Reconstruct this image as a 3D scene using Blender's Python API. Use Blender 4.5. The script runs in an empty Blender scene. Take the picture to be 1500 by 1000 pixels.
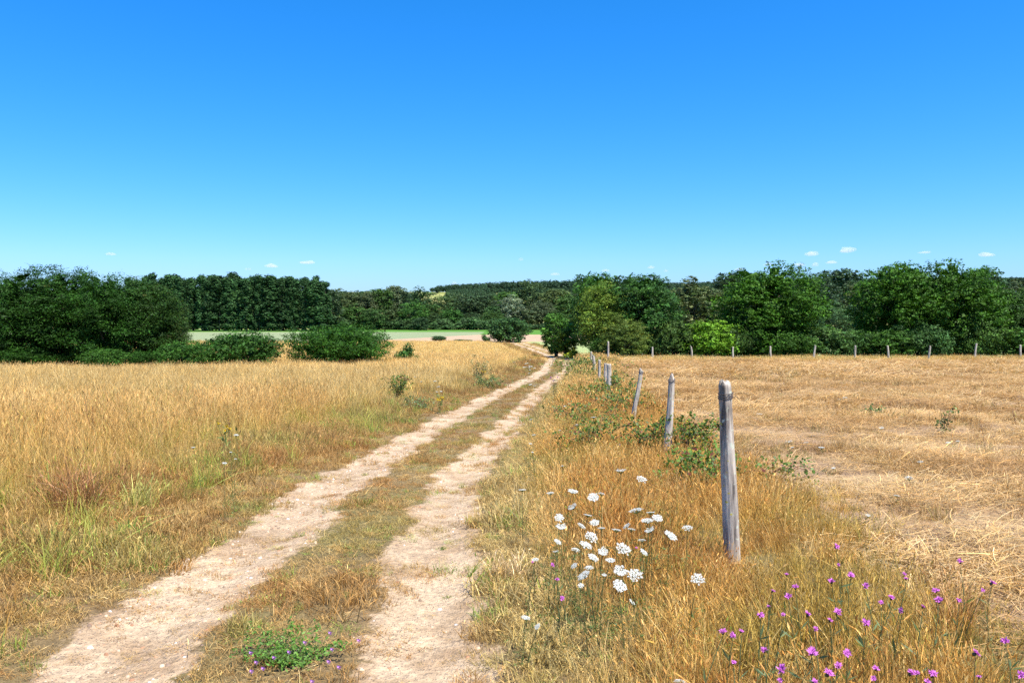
import bpy, math, random
import numpy as np

# ------------------------------------------------------------------ camera, sky, sun, exposure
SC = bpy.context.scene
ROOT = SC.collection
EYE = 1.65
F = 1167.0                      # focal length in pixels of the 1500-pixel-wide photograph
PITCH = math.atan(45.0 / F)     # horizon a little above the middle of the picture
camd = bpy.data.cameras.new('camera')
camd.sensor_width = 36.0
camd.lens = 36.0 * F / 1500.0
camd.clip_start = 0.05
camd.clip_end = 30000.0
cam = bpy.data.objects.new('camera', camd)
cam.location = (0, 0, EYE)
cam.rotation_euler = (math.pi / 2 - PITCH, 0, 0)
ROOT.objects.link(cam)
SC.camera = cam

SUN_EL = math.radians(61)
SUN_AZ = math.radians(133)      # clockwise from +Y: sun to the right and a little behind the camera
world = bpy.data.worlds.new('World')
SC.world = world
world.use_nodes = True
wn = world.node_tree.nodes
wl = world.node_tree.links
sky = wn.new('ShaderNodeTexSky')
sky.sky_type = 'NISHITA'
sky.sun_disc = False
sky.sun_elevation = SUN_EL
sky.sun_rotation = SUN_AZ
sky.altitude = 0
sky.air_density = 1.0
sky.dust_density = 0.6
sky.ozone_density = 2.5
hsv = wn.new('ShaderNodeHueSaturation')
hsv.inputs['Saturation'].default_value = 1.35
hsv.inputs['Value'].default_value = 1.0
wl.new(sky.outputs[0], hsv.inputs['Color'])
bg = wn['Background']
bg.inputs['Strength'].default_value = 0.078
# one colour grade for the whole sky: deeper red falloff, richer blue
sep = wn.new('ShaderNodeSeparateColor'); comb = wn.new('ShaderNodeCombineColor')
wl.new(hsv.outputs[0], sep.inputs[0])
def wmath(op, a, b):
    m = wn.new('ShaderNodeMath'); m.operation = op; wl.new(a, m.inputs[0]); m.inputs[1].default_value = b; return m.outputs[0]
wl.new(wmath('MULTIPLY', wmath('POWER', wmath('MULTIPLY', sep.outputs[0], 0.153), 1.25), 4.5), comb.inputs[0])
wl.new(wmath('MULTIPLY', wmath('POWER', wmath('MULTIPLY', sep.outputs[1], 0.153), 0.85), 6.15), comb.inputs[1])
wl.new(wmath('MULTIPLY', sep.outputs[2], 1.6), comb.inputs[2])
wl.new(comb.outputs[0], bg.inputs['Color'])

sund = bpy.data.lights.new('sun', 'SUN')
sund.energy = 4.9
sund.angle = math.radians(0.53)
sund.color = (1.0, 0.95, 0.87)
sun = bpy.data.objects.new('sun', sund)
sun.rotation_euler = (math.pi / 2 - SUN_EL, 0, math.pi - SUN_AZ)
ROOT.objects.link(sun)

SC.view_settings.view_transform = 'Standard'
SC.view_settings.look = 'None'
SC.view_settings.exposure = 0.95
SC.view_settings.gamma = 1.0
SC.view_settings.use_curve_mapping = False
SC.render.engine = 'CYCLES'
SC.cycles.max_bounces = 12
SC.cycles.diffuse_bounces = 3
SC.cycles.glossy_bounces = 2
SC.cycles.transmission_bounces = 3
SC.cycles.transparent_max_bounces = 6
SC.cycles.volume_bounces = 10
SC.cycles.caustics_reflective = False
SC.cycles.caustics_refractive = False
SC.cycles.use_denoising = False
try:
    SC.cycles.denoising_prefilter = 'ACCURATE'
    SC.cycles.denoising_input_passes = 'RGB_ALBEDO_NORMAL'
except Exception:
    pass

# ------------------------------------------------------------------ helpers
def rs_(seed):
    return np.random.default_rng(seed)

def _hash(ix, iy, seed):
    h = (ix.astype(np.int64) * 374761393 + iy.astype(np.int64) * 668265263 + seed * 1274126177) & 0x7fffffff
    h = ((h ^ (h >> 13)) * 1274126177) & 0x7fffffff
    h = (h ^ (h >> 16)) & 0xffff
    return h / 65535.0

def vnoise(x, y, seed=0):
    x = np.asarray(x, float); y = np.asarray(y, float)
    ix = np.floor(x); iy = np.floor(y)
    fx = x - ix; fy = y - iy
    fx = fx * fx * (3 - 2 * fx); fy = fy * fy * (3 - 2 * fy)
    ix = ix.astype(np.int64); iy = iy.astype(np.int64)
    a = _hash(ix, iy, seed); b = _hash(ix + 1, iy, seed)
    c = _hash(ix, iy + 1, seed); d = _hash(ix + 1, iy + 1, seed)
    return (a * (1 - fx) + b * fx) * (1 - fy) + (c * (1 - fx) + d * fx) * fy

def fbm(x, y, seed=0, oct=4):
    s = 0; a = 0.5; t = 0
    for k in range(oct):
        s = s + a * vnoise(x * 2 ** k + 17.3 * k, y * 2 ** k - 9.1 * k, seed + k); t += a; a *= 0.55
    return s / t                      # 0..1

def sstep(a, b, x):
    t = np.clip((x - a) / (b - a), 0, 1)
    return t * t * (3 - 2 * t)

def mixc(a, b, t):
    a = np.asarray(a, float); b = np.asarray(b, float); t = np.asarray(t)[..., None]
    return a * (1 - t) + b * t

# ---- terrain profile: the ground falls away from the camera into a valley, then a hill climbs behind it
_d = np.array([-40, -10, 0, 3.5, 5.4, 11.5, 18, 30, 60, 75, 100, 130, 190, 280, 330, 390, 500, 650, 800, 950, 1200, 2000, 5000.])
_z = np.array([0.4, 0.15, 0.03, 0.012, -0.04, -0.44, -0.80, -1.3, -2.2, -2.65, -3.05, -3.45, -4.15, -5.1, -5.4, -4.6, 0, 8.2, 17.0, 24.5, 29.0, 32, 40])
_u = np.linspace(math.log(1), math.log(5042), 4000)
_tab = np.interp(np.exp(_u) - 41 + 0.0, _d, _z)
def _smooth(tab, n=25):
    k = np.hanning(n); k /= k.sum()
    p = np.pad(tab, n, mode='edge')
    return np.convolve(p, k, 'same')[n:-n]
_dd = np.concatenate([np.arange(-40, 160, 0.1), np.geomspace(160, 5000, 1500)])
_zz = np.interp(_dd, _d, _z)
_zz[:2000] = _smooth(_zz[:2000], 61)
_zz[1990:] = _smooth(_zz[1990:], 61)
def H0(x, y):
    x = np.asarray(x, float); y = np.asarray(y, float)
    z = np.interp(y, _dd, _zz)
    far = sstep(350, 700, y)
    z = z + far * 3.0 * (fbm(x / 160, y / 160, 5, 2) - 0.5)
    return z

def ray(px, py, off=0.0, tmax=400.0):
    """ground point (plus off metres) seen at photo pixel px,py"""
    cx = (px - 750) / F; cy = (500 - py) / F
    d = np.array([cx, math.cos(PITCH) + cy * math.sin(PITCH), -math.sin(PITCH) + cy * math.cos(PITCH)])
    t = np.geomspace(1.0, tmax, 400)
    p = np.array([0, 0, EYE]) + d[None] * t[:, None]
    fn = H if ROADREADY else H0
    g = p[:, 2] - fn(p[:, 0], p[:, 1]) - off
    k = int(np.argmax(g <= 0)) if (g <= 0).any() else len(t) - 1
    if k == 0: return p[0]
    t = np.linspace(t[k - 1], t[k], 40)
    p = np.array([0, 0, EYE]) + d[None] * t[:, None]
    g = p[:, 2] - fn(p[:, 0], p[:, 1]) - off
    return p[int(np.argmax(g <= 0)) if (g <= 0).any() else -1]
ROADREADY = False

def at(px, d):
    """x position of photo column px at depth d"""
    return (px - 750) / F * d
def zat(py, d):
    return EYE + (455 - py) / F * d

# ---- the two wheel ruts
_L = [(130, 1000), (245, 900), (310, 850), (370, 800), (435, 750), (505, 700), (590, 650), (645, 620), (682, 600), (730, 575), (774, 555), (797, 543)]
_R = [(632, 1000), (632, 900), (636, 800), (648, 750), (674, 700), (718, 650), (748, 620), (766, 600), (790, 575), (808, 555), (819, 543)]
_Lw = np.array([ray(*p)[:2] for p in _L]); _Rw = np.array([ray(*p)[:2] for p in _R])
_farL = np.array([(3.0, 62), (3.6, 70), (3.2, 82), (2.2, 96), (0.9, 112), (-0.8, 135)])
_farR = _farL + np.array([1.45, 0])
_Lw = np.vstack([[-1.9, -20], [-1.9, 2.5], _Lw[_Lw[:, 1] < 50], _farL]); _Rw = np.vstack([[-0.45, -20], [-0.42, 2.5], _Rw[_Rw[:, 1] < 50], _farR])
_ry = np.arange(-20, 135, 0.25)
_cl = _smooth(np.interp(_ry, _Lw[:, 1], _Lw[:, 0]), 17)
_cr = _smooth(np.interp(_ry, _Rw[:, 1], _Rw[:, 0]), 17)
_cr = np.maximum(_cr, _cl + 1.3); _cr = np.minimum(_cr, _cl + 1.62)
def cL(y): return np.interp(y, _ry, _cl)
def cR(y): return np.interp(y, _ry, _cr)
HWL, HWR = 0.335, 0.30
def xfence(y): return np.interp(y, [-5, 5.4, 11.5, 18, 21, 30, 36, 45, 60], [0.9, 1.5, 2.25, 2.73, 2.6, 3.3, 3.7, 4.5, 7.2])
def xmown(y): return np.interp(y, [-5, 2, 5.7, 10.3, 27, 42, 57], [2.2, 2.3, 2.5, 2.95, 4.4, 5.7, 7.8])
YFAR = 56.5                     # far edge of the mown field, the far fence stands on it

def rut(x, y):
    """1 inside a wheel rut, 0 outside, with a ragged edge"""
    n = (fbm(x * 2.2, y * 2.2, 31, 3) - 0.5) * 0.34
    n2 = (fbm(x * 9, y * 9, 32, 2) - 0.5) * 0.16
    fadey = 1 - sstep(118, 130, y)
    a = 1 - sstep(HWL - 0.09, HWL + 0.09, np.abs(x - cL(y)) + n + n2)
    b = 1 - sstep(HWR - 0.10, HWR + 0.10, np.abs(x - cR(y)) + n + n2)
    return np.maximum(a, b) * fadey

def H(x, y):
    x = np.asarray(x, float); y = np.asarray(y, float)
    z = H0(x, y)
    near = 1 - sstep(60, 110, y)
    L = cL(y); R = cR(y)
    dl = (L - HWL) - x; dr = x - (R + HWR)
    z = z + near * (0.14 * sstep(0.1, 2.2, dl) + 0.13 * sstep(0.0, 1.3, dr))
    rl = np.exp(-((x - L) / 0.3) ** 2) + np.exp(-((x - R) / 0.27) ** 2)
    z = z - near * 0.045 * rl
    z = z + near * 0.05 * (fbm(x * 0.6, y * 0.6, 3, 3) - 0.5)
    z = z + near * 0.022 * (fbm(x * 4.5, y * 4.5, 4, 3) - 0.5)
    return z
ROADREADY = True

# ---- mesh builders
def quad_mesh(name, verts, quads, col=None, smooth=False, mats=()):
    verts = np.asarray(verts, np.float32).reshape(-1, 3); quads = np.asarray(quads, np.int32).reshape(-1, 4)
    me = bpy.data.meshes.new(name)
    me.vertices.add(len(verts)); me.vertices.foreach_set('co', verts.ravel())
    me.loops.add(quads.size); me.loops.foreach_set('vertex_index', quads.ravel())
    me.polygons.add(len(quads)); me.polygons.foreach_set('loop_start', np.arange(0, quads.size, 4, dtype=np.int32))
    if smooth:
        me.polygons.foreach_set('use_smooth', np.ones(len(quads), bool))
    if col is not None:
        col = np.asarray(col, np.float32)
        if col.shape[1] == 3:
            col = np.hstack([col, np.ones((len(col), 1), np.float32)])
        a = me.attributes.new('col', 'FLOAT_COLOR', 'POINT')
        a.data.foreach_set('color', col.ravel())
    for m in mats:
        me.materials.append(m)
    me.update(calc_edges=True)
    return me

class MB:
    """collects quads and their colours"""
    def __init__(self): self.v = []; self.q = []; self.c = []; self.n = 0
    def add(self, v, q, c=None):
        v = np.asarray(v, float).reshape(-1, 3); q = np.asarray(q, int).reshape(-1, 4)
        if c is None: c = np.ones((len(v), 3))
        c = np.asarray(c, float)
        if c.ndim == 1: c = np.tile(c, (len(v), 1))
        self.v.append(v); self.q.append(q + self.n); self.c.append(c); self.n += len(v)
    def tube(self, pts, rad, sides=6, c=(1, 1, 1), cap=True):
        pts = np.asarray(pts, float); n = len(pts)
        rad = np.broadcast_to(np.asarray(rad, float), (n,))
        T = np.gradient(pts, axis=0); T /= np.linalg.norm(T, axis=1)[:, None] + 1e-9
        ref = np.array([0.3, 0.2, 1.0]) if abs(T[0][2]) < 0.9 else np.array([1.0, 0.1, 0])
        A = np.cross(T, ref); A /= np.linalg.norm(A, axis=1)[:, None] + 1e-9
        B = np.cross(T, A)
        th = np.arange(sides) * 2 * math.pi / sides
        v = pts[:, None] + rad[:, None, None] * (np.cos(th)[None, :, None] * A[:, None] + np.sin(th)[None, :, None] * B[:, None])
        i = np.arange(n - 1)[:, None]; j = np.arange(sides)[None, :]; j2 = (j + 1) % sides
        q = np.stack([i * sides + j, i * sides + j2, (i + 1) * sides + j2, (i + 1) * sides + j], -1)
        self.add(v, q, c)
        if cap and sides == 4:
            self.add(v[-1], [[0, 1, 2, 3]], c)
        elif cap:
            self.add(v[-1][[0, 1, sides // 2, sides - 1]], [[0, 1, 2, 3]], c)
    def leaves(self, P, N, L, W, rs, c, T=None):
        """diamond leaves at P facing N"""
        n = len(P)
        if n == 0: return
        L = np.broadcast_to(L, (n,))[:, None]; W = np.broadcast_to(W, (n,))[:, None]
        N = N / (np.linalg.norm(N, axis=1)[:, None] + 1e-9)
        if T is None: T = rs.normal(size=(n, 3))
        T = T - N * (T * N).sum(1)[:, None]; T /= np.linalg.norm(T, axis=1)[:, None] + 1e-9
        Bv = np.cross(N, T)
        v = np.stack([P - T * L / 2, P + Bv * W / 2 - T * L * 0.06, P + T * L / 2, P - Bv * W / 2 - T * L * 0.06], 1)
        c = np.asarray(c, float)
        if c.ndim == 1: c = np.tile(c, (n, 1))
        self.add(v, np.arange(4 * n).reshape(n, 4), np.repeat(c, 4, 0))
    def mesh(self, name, mats=(), smooth=False):
        if not self.v: self.add(np.zeros((4, 3)), [[0, 1, 2, 3]])
        return quad_mesh(name, np.vstack(self.v), np.vstack(self.q), np.vstack(self.c), smooth, mats)

def link(name, data, parent=None, loc=None):
    o = bpy.data.objects.new(name, data); ROOT.objects.link(o)
    if parent is not None: o.parent = parent
    if loc is not None: o.location = loc
    return o
def tag(o, label, cat, group=None, kind=None):
    o['label'] = label; o['category'] = cat
    if group: o['group'] = group
    if kind: o['kind'] = kind
    return o
def thing(name, label, cat, loc, rz=0.0, group=None):
    o = link(name, None, loc=loc); o.rotation_euler = (0, 0, rz); o.empty_display_size = 0.2
    return tag(o, label, cat, group)

_ones = ['first', 'second', 'third', 'fourth', 'fifth', 'sixth', 'seventh', 'eighth', 'ninth', 'tenth', 'eleventh', 'twelfth', 'thirteenth', 'fourteenth', 'fifteenth', 'sixteenth', 'seventeenth', 'eighteenth', 'nineteenth']
_tens = {20: ('twentieth', 'twenty'), 30: ('thirtieth', 'thirty'), 40: ('fortieth', 'forty'), 50: ('fiftieth', 'fifty'), 60: ('sixtieth', 'sixty')}
def ordw(n):
    if n < 20: return _ones[n - 1]
    t = n // 10 * 10
    return _tens[t][0] if n == t else _tens[t][1] + '-' + _ones[n - t - 1]

# ------------------------------------------------------------------ materials
def newmat(name):
    m = bpy.data.materials.new(name); m.use_nodes = True
    nt = m.node_tree
    return m, nt, nt.nodes, nt.links, nt.nodes['Principled BSDF'], nt.nodes['Material Output']

def attr(nodes, name, typ='GEOMETRY'):
    a = nodes.new('ShaderNodeAttribute'); a.attribute_name = name; a.attribute_type = typ
    return a
def mulc(nodes, links, a, b):
    m = nodes.new('ShaderNodeMix'); m.data_type = 'RGBA'; m.blend_type = 'MULTIPLY'; m.inputs[0].default_value = 1.0
    links.new(a, m.inputs[6]); links.new(b, m.inputs[7])
    return m.outputs[2]

def leafy(name, tint=None, trans=0.35, rough=0.55, spec=0.3, src='INSTANCER', tcol=(1.0, 1.0, 0.7)):
    """thin leaves and blades: diffuse, a little gloss, light coming through"""
    m, nt, n, l, p, out = newmat(name)
    c = attr(n, 'col').outputs['Color']
    if src == 'INSTANCER':
        c = mulc(n, l, c, attr(n, 'tint', 'INSTANCER').outputs['Color'])
    elif src == 'OBJECT':
        oi = n.new('ShaderNodeObjectInfo'); c = mulc(n, l, c, oi.outputs['Color'])
    p.inputs['Roughness'].default_value = rough
    p.inputs['Specular IOR Level'].default_value = spec
    l.new(c, p.inputs['Base Color'])
    tr = n.new('ShaderNodeBsdfTranslucent')
    rgb = n.new('ShaderNodeRGB'); rgb.outputs[0].default_value = (*tcol, 1)
    l.new(mulc(n, l, c, rgb.outputs[0]), tr.inputs['Color'])
    mx = n.new('ShaderNodeMixShader'); mx.inputs[0].default_value = trans
    l.new(p.outputs[0], mx.inputs[1]); l.new(tr.outputs[0], mx.inputs[2]); l.new(mx.outputs[0], out.inputs[0])
    return m

def plain(name, rough=0.7, spec=0.3, src=None):
    m, nt, n, l, p, out = newmat(name)
    c = attr(n, 'col').outputs['Color']
    if src == 'OBJECT':
        oi = n.new('ShaderNodeObjectInfo'); c = mulc(n, l, c, oi.outputs['Color'])
    nz = n.new('ShaderNodeTexNoise'); nz.inputs['Scale'].default_value = 18.0
    rp = n.new('ShaderNodeMapRange'); rp.inputs[3].default_value = 0.75; rp.inputs[4].default_value = 1.2
    l.new(nz.outputs[0], rp.inputs[0])
    c = mulc(n, l, c, rp.outputs[0])
    l.new(c, p.inputs['Base Color']); p.inputs['Roughness'].default_value = rough
    p.inputs['Specular IOR Level'].default_value = spec
    return m

M_GRASS = leafy('dry_grass', trans=0.27, rough=0.6, spec=0.25, tcol=(1.0, 0.92, 0.7))
M_LEAF = leafy('tree_leaves', trans=0.18, rough=0.6, spec=0.15, src='OBJECT', tcol=(1.1, 1.15, 0.5))
M_PLANT = leafy('plant_leaves', trans=0.35, rough=0.5, spec=0.3, src='NONE', tcol=(1.1, 1.1, 0.5))
M_PETAL = leafy('petals', trans=0.3, rough=0.6, spec=0.2, src='NONE', tcol=(1, 1, 1))
M_HAZEWOOD = leafy('far_wood_leaves', trans=0.2, rough=0.6, spec=0.2, src='INSTANCER', tcol=(1, 1, 0.6))
M_BARK = plain('bark', 0.85, 0.2)
M_STONE = plain('stones', 0.8, 0.3)

def wood_mat():
    m, nt, n, l, p, out = newmat('weathered_wood')
    tc = n.new('ShaderNodeTexCoord')
    mp = n.new('ShaderNodeMapping'); mp.inputs['Scale'].default_value = (22, 22, 2.6)
    l.new(tc.outputs['Object'], mp.inputs[0])
    oi = n.new('ShaderNodeObjectInfo')
    ad = n.new('ShaderNodeVectorMath'); ad.operation = 'ADD'
    sc_ = n.new('ShaderNodeVectorMath'); sc_.operation = 'SCALE'; sc_.inputs[3].default_value = 37.0
    cb = n.new('ShaderNodeCombineXYZ'); l.new(oi.outputs['Random'], cb.inputs[0]); l.new(oi.outputs['Random'], cb.inputs[2])
    l.new(cb.outputs[0], sc_.inputs[0]); l.new(mp.outputs[0], ad.inputs[0]); l.new(sc_.outputs[0], ad.inputs[1])
    nz = n.new('ShaderNodeTexNoise'); nz.inputs['Scale'].default_value = 1.0; nz.inputs['Detail'].default_value = 6; nz.inputs['Roughness'].default_value = 0.65
    l.new(ad.outputs[0], nz.inputs[0])
    cr = n.new('ShaderNodeValToRGB')
    e = cr.color_ramp.elements
    e[0].position = 0.29; e[0].color = (0.05, 0.04, 0.033, 1)
    e[1].position = 0.72; e[1].color = (0.66, 0.59, 0.49, 1)
    k = e.new(0.45); k.color = (0.33, 0.28, 0.225, 1)
    k = e.new(0.56); k.color = (0.50, 0.44, 0.36, 1)
    l.new(nz.outputs[0], cr.inputs[0])
    # lichen: pale green grey blotches and a few ochre ones
    n2 = n.new('ShaderNodeTexNoise'); n2.inputs['Scale'].default_value = 22; n2.inputs['Detail'].default_value = 5
    l.new(tc.outputs['Object'], n2.inputs[0])
    r2 = n.new('ShaderNodeMapRange'); r2.inputs[1].default_value = 0.60; r2.inputs[2].default_value = 0.68; l.new(n2.outputs[0], r2.inputs[0])
    mx = n.new('ShaderNodeMix'); mx.data_type = 'RGBA'; l.new(r2.outputs[0], mx.inputs[0]); l.new(cr.outputs[0], mx.inputs[6]); mx.inputs[7].default_value = (0.50, 0.52, 0.40, 1)
    n3 = n.new('ShaderNodeTexNoise'); n3.inputs['Scale'].default_value = 31; l.new(tc.outputs['Object'], n3.inputs[0])
    r3 = n.new('ShaderNodeMapRange'); r3.inputs[1].default_value = 0.66; r3.inputs[2].default_value = 0.70; l.new(n3.outputs[0], r3.inputs[0])
    m3 = n.new('ShaderNodeMix'); m3.data_type = 'RGBA'; l.new(r3.outputs[0], m3.inputs[0]); l.new(mx.outputs[2], m3.inputs[6]); m3.inputs[7].default_value = (0.50, 0.42, 0.10, 1)
    l.new(mulc(n, l, m3.outputs[2], attr(n, 'col').outputs['Color']), p.inputs['Base Color'])
    p.inputs['Roughness'].default_value = 0.85; p.inputs['Specular IOR Level'].default_value = 0.2
    bp = n.new('ShaderNodeBump'); bp.inputs['Strength'].default_value = 1.0; bp.inputs['Distance'].default_value = 0.012
    l.new(nz.outputs[0], bp.inputs['Height']); l.new(bp.outputs[0], p.inputs['Normal'])
    return m
M_WOOD = wood_mat()

def metal_mat():
    m, nt, n, l, p, out = newmat('rusty_wire')
    p.inputs['Base Color'].default_value = (0.10, 0.085, 0.08, 1); p.inputs['Metallic'].default_value = 0.6; p.inputs['Roughness'].default_value = 0.55
    return m
M_WIRE = metal_mat()

def ground_mat():
    m, nt, n, l, p, out = newmat('soil_and_thatch')
    tc = n.new('ShaderNodeTexCoord')
    def noise(scale, detail=4, rough=0.6):
        z = n.new('ShaderNodeTexNoise'); z.inputs['Scale'].default_value = scale; z.inputs['Detail'].default_value = detail; z.inputs['Roughness'].default_value = rough
        l.new(tc.outputs['Object'], z.inputs[0]); return z
    n1 = noise(28, 5, 0.7)
    ne = noise(17, 6, 0.75)
    ea = n.new('ShaderNodeMath'); ea.operation = 'MULTIPLY_ADD'; ea.inputs[1].default_value = 2.0; ea.inputs[2].default_value = -1.0; l.new(ne.outputs[0], ea.inputs[0])
    eb = n.new('ShaderNodeMath'); eb.operation = 'ADD'; l.new(ea.outputs[0], eb.inputs[0]); l.new(attr(n, 'bare').outputs['Fac'], eb.inputs[1])
    er = n.new('ShaderNodeMapRange'); er.inputs[1].default_value = 0.34; er.inputs[2].default_value = 0.70; l.new(eb.outputs[0], er.inputs[0])
    em = n.new('ShaderNodeMix'); em.data_type = 'RGBA'; l.new(er.outputs[0], em.inputs[0]); l.new(attr(n, 'col').outputs['Color'], em.inputs[6]); l.new(attr(n, 'sand').outputs['Color'], em.inputs[7])
    c = em.outputs[2]
    r1 = n.new('ShaderNodeMapRange'); r1.inputs[1].default_value = 0.3; r1.inputs[2].default_value = 0.7; r1.inputs[3].default_value = 0.62; r1.inputs[4].default_value = 1.22
    l.new(n1.outputs[0], r1.inputs[0])
    n2 = noise(1.3, 5, 0.6)
    r2 = n.new('ShaderNodeMapRange'); r2.inputs[1].default_value = 0.3; r2.inputs[2].default_value = 0.7; r2.inputs[3].default_value = 0.86; r2.inputs[4].default_value = 1.12
    l.new(n2.outputs[0], r2.inputs[0])
    c = mulc(n, l, mulc(n, l, c, r1.outputs[0]), r2.outputs[0])
    # grit: small stones scattered where the soil is bare
    vo = n.new('ShaderNodeTexVoronoi'); vo.inputs['Scale'].default_value = 75; l.new(tc.outputs['Object'], vo.inputs[0])
    vr = n.new('ShaderNodeMapRange'); vr.inputs[1].default_value = 0.12; vr.inputs[2].default_value = 0.3; vr.inputs[3].default_value = 1; vr.inputs[4].default_value = 0
    l.new(vo.outputs['Distance'], vr.inputs[0])
    sp = n.new('ShaderNodeSeparateColor'); l.new(vo.outputs['Color'], sp.inputs[0])
    gt = n.new('ShaderNodeMath'); gt.operation = 'GREATER_THAN'; gt.inputs[1].default_value = 0.55; l.new(sp.outputs[0], gt.inputs[0])
    mu = n.new('ShaderNodeMath'); mu.operation = 'MULTIPLY'; l.new(vr.outputs[0], mu.inputs[0]); l.new(gt.outputs[0], mu.inputs[1])
    mu2 = n.new('ShaderNodeMath'); mu2.operation = 'MULTIPLY'; l.new(mu.outputs[0], mu2.inputs[0]); l.new(attr(n, 'bare').outputs['Fac'], mu2.inputs[1])
    gr = n.new('ShaderNodeValToRGB'); ge = gr.color_ramp.elements
    ge[0].color = (0.62, 0.55, 0.47, 1); ge[1].color = (0.40, 0.22, 0.13, 1); k = ge.new(0.5); k.color = (0.45, 0.36, 0.27, 1)
    l.new(sp.outputs[1], gr.inputs[0])
    mx = n.new('ShaderNodeMix'); mx.data_type = 'RGBA'; l.new(mu2.outputs[0], mx.inputs[0]); l.new(c, mx.inputs[6]); l.new(gr.outputs[0], mx.inputs[7])
    l.new(mx.outputs[2], p.inputs['Base Color'])
    p.inputs['Roughness'].default_value = 0.95; p.inputs['Specular IOR Level'].default_value = 0.1
    n5 = noise(9, 3, 0.6)
    h5 = n.new('ShaderNodeMath'); h5.operation = 'MULTIPLY_ADD'; h5.inputs[1].default_value = 1.6; l.new(n5.outputs[0], h5.inputs[0]); l.new(n1.outputs[0], h5.inputs[2])
    hs = n.new('ShaderNodeMath'); hs.operation = 'ADD'
    l.new(h5.outputs[0], hs.inputs[0]); l.new(mu.outputs[0], hs.inputs[1])
    bp = n.new('ShaderNodeBump'); bp.inputs['Strength'].default_value = 0.9; bp.inputs['Distance'].default_value = 0.03
    l.new(hs.outputs[0], bp.inputs['Height']); l.new(bp.outputs[0], p.inputs['Normal'])
    return m
M_GROUND = ground_mat()

# ------------------------------------------------------------------ the ground, cut into its fields
SAND = (0.57, 0.42, 0.265); SAND2 = (0.40, 0.27, 0.155)
THATCH = (0.23, 0.155, 0.075); MOWN = (0.50, 0.335, 0.155); MEADOW = (0.46, 0.305, 0.12)
PLOUGH = (0.43, 0.29, 0.19); PALE = (0.25, 0.29, 0.15); GREEN = (0.10, 0.24, 0.03); PASTURE = (0.33, 0.38, 0.15); HILL = (0.24, 0.27, 0.07)

def pale_edge(x):       # near edge of the pale crop field
    return np.interp(x, [-160, -45, -23, -8, -3], [105, 115, 145, 195, 233])
def zone(x, y):
    """0 meadow 1 track 2 mown field 3 verge 4 ploughed 5 pale crop 6 green crop 7 pasture 8 hillside"""
    z = np.zeros(x.shape, int)
    L = cL(y); R = cR(y)
    z[(x > L - 1.2) & (y < YFAR + 6)] = 3
    z[(x > xmown(y)) & (y < YFAR)] = 2
    z[(x > R + 1.5) & (y >= YFAR)] = 7
    z[(x > -60) & (y > 131 + 0.03 * x)] = 4
    z[(x <= -30) & (y > 118)] = 5
    z[(y > pale_edge(x)) & (x < 6) & (x > -400)] = 5
    z[(y > 194 + 0.04 * (x + 8)) & (x > -8)] = 6
    z[(y > 234)] = 6
    z[(y > 292)] = 8
    z[(rut(x, y) > 0.5) & (y < 132)] = 1
    return z
def ground_color(x, y):
    z = zone(x, y)
    C = np.zeros(x.shape + (3,))
    for k, c in enumerate([MEADOW, THATCH, MOWN, THATCH, PLOUGH, PALE, GREEN, PASTURE, HILL]):
        C[z == k] = c
    n = fbm(x * 0.35, y * 0.35, 51, 4); n2 = fbm(x * 0.06, y * 0.06, 52, 3)
    near = y < 130
    thatch = mixc(THATCH, (0.18, 0.155, 0.06), sstep(0.45, 0.7, n))
    C[z == 3] = thatch[z == 3]
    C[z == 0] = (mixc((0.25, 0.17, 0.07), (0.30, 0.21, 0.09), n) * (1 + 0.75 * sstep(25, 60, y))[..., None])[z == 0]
    C[z == 2] = mixc((0.34, 0.225, 0.135), (0.45, 0.30, 0.15), sstep(0.3, 0.7, fbm(x * 1.1, y * 1.1, 53, 3)))[z == 2]
    hl = mixc(HILL, (0.36, 0.34, 0.12), sstep(0.52, 0.6, n2)); C[z == 8] = hl[z == 8]
    C[z == 6] = mixc((0.08, 0.20, 0.025), (0.12, 0.25, 0.04), n2)[z == 6]
    C[z == 4] = mixc(PLOUGH, (0.50, 0.36, 0.21), n2)[z == 4]
    r = rut(x, y)
    sand = mixc(SAND2, SAND, sstep(0.28, 0.62, 0.5 * fbm(x * 2.1, y * 2.1, 54, 4) + 0.5 * fbm(x * 7.0, y * 9.0, 57, 3)))
    # worn, half bare strips at the rut edges and through the middle of the track
    mid = sstep(0.52, 0.72, fbm(x * 1.9, y * 1.1, 55, 3)) * ((x > cL(y)) & (x < cR(y) + 0.2)) * 0.35
    edge = np.clip(r + mid * (y < 60), 0, 1)
    edge = np.where(y < 132, edge, 0)
    return C, edge, sand

ys = [-40.0]
while ys[-1] < 1: ys.append(ys[-1] + max(0.3, 0.12 * (1 - ys[-1])))
ys[-1] = 1.0
while ys[-1] < 5000: ys.append(ys[-1] + max(0.05, 0.0135 * ys[-1]))
ys = np.array(ys)
NC = 420
us = np.linspace(-1, 1, NC)
us = 0.72 * us + 0.28 * us ** 3
wv = np.where(ys > 1, 6.5 + 0.92 * ys, 7.42 + 1.2 * (1 - ys))
GX = us[None, :] * wv[:, None]; GY = np.repeat(ys[:, None], NC, 1)
GZ = H(GX, GY)
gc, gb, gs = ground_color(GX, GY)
ZC = zone((GX[:-1, :-1] + GX[1:, 1:]) / 2, (GY[:-1, :-1] + GY[1:, 1:]) / 2)
V = np.stack([GX, GY, GZ], -1).reshape(-1, 3)
idx = np.arange(len(V)).reshape(GX.shape)
Q = np.stack([idx[:-1, :-1], idx[:-1, 1:], idx[1:, 1:], idx[1:, :-1]], -1)
gc = gc.reshape(-1, 3); gb = gb.reshape(-1); gs = np.hstack([gs.reshape(-1, 3), np.ones((len(gb), 1))]).astype(np.float32)
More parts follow.
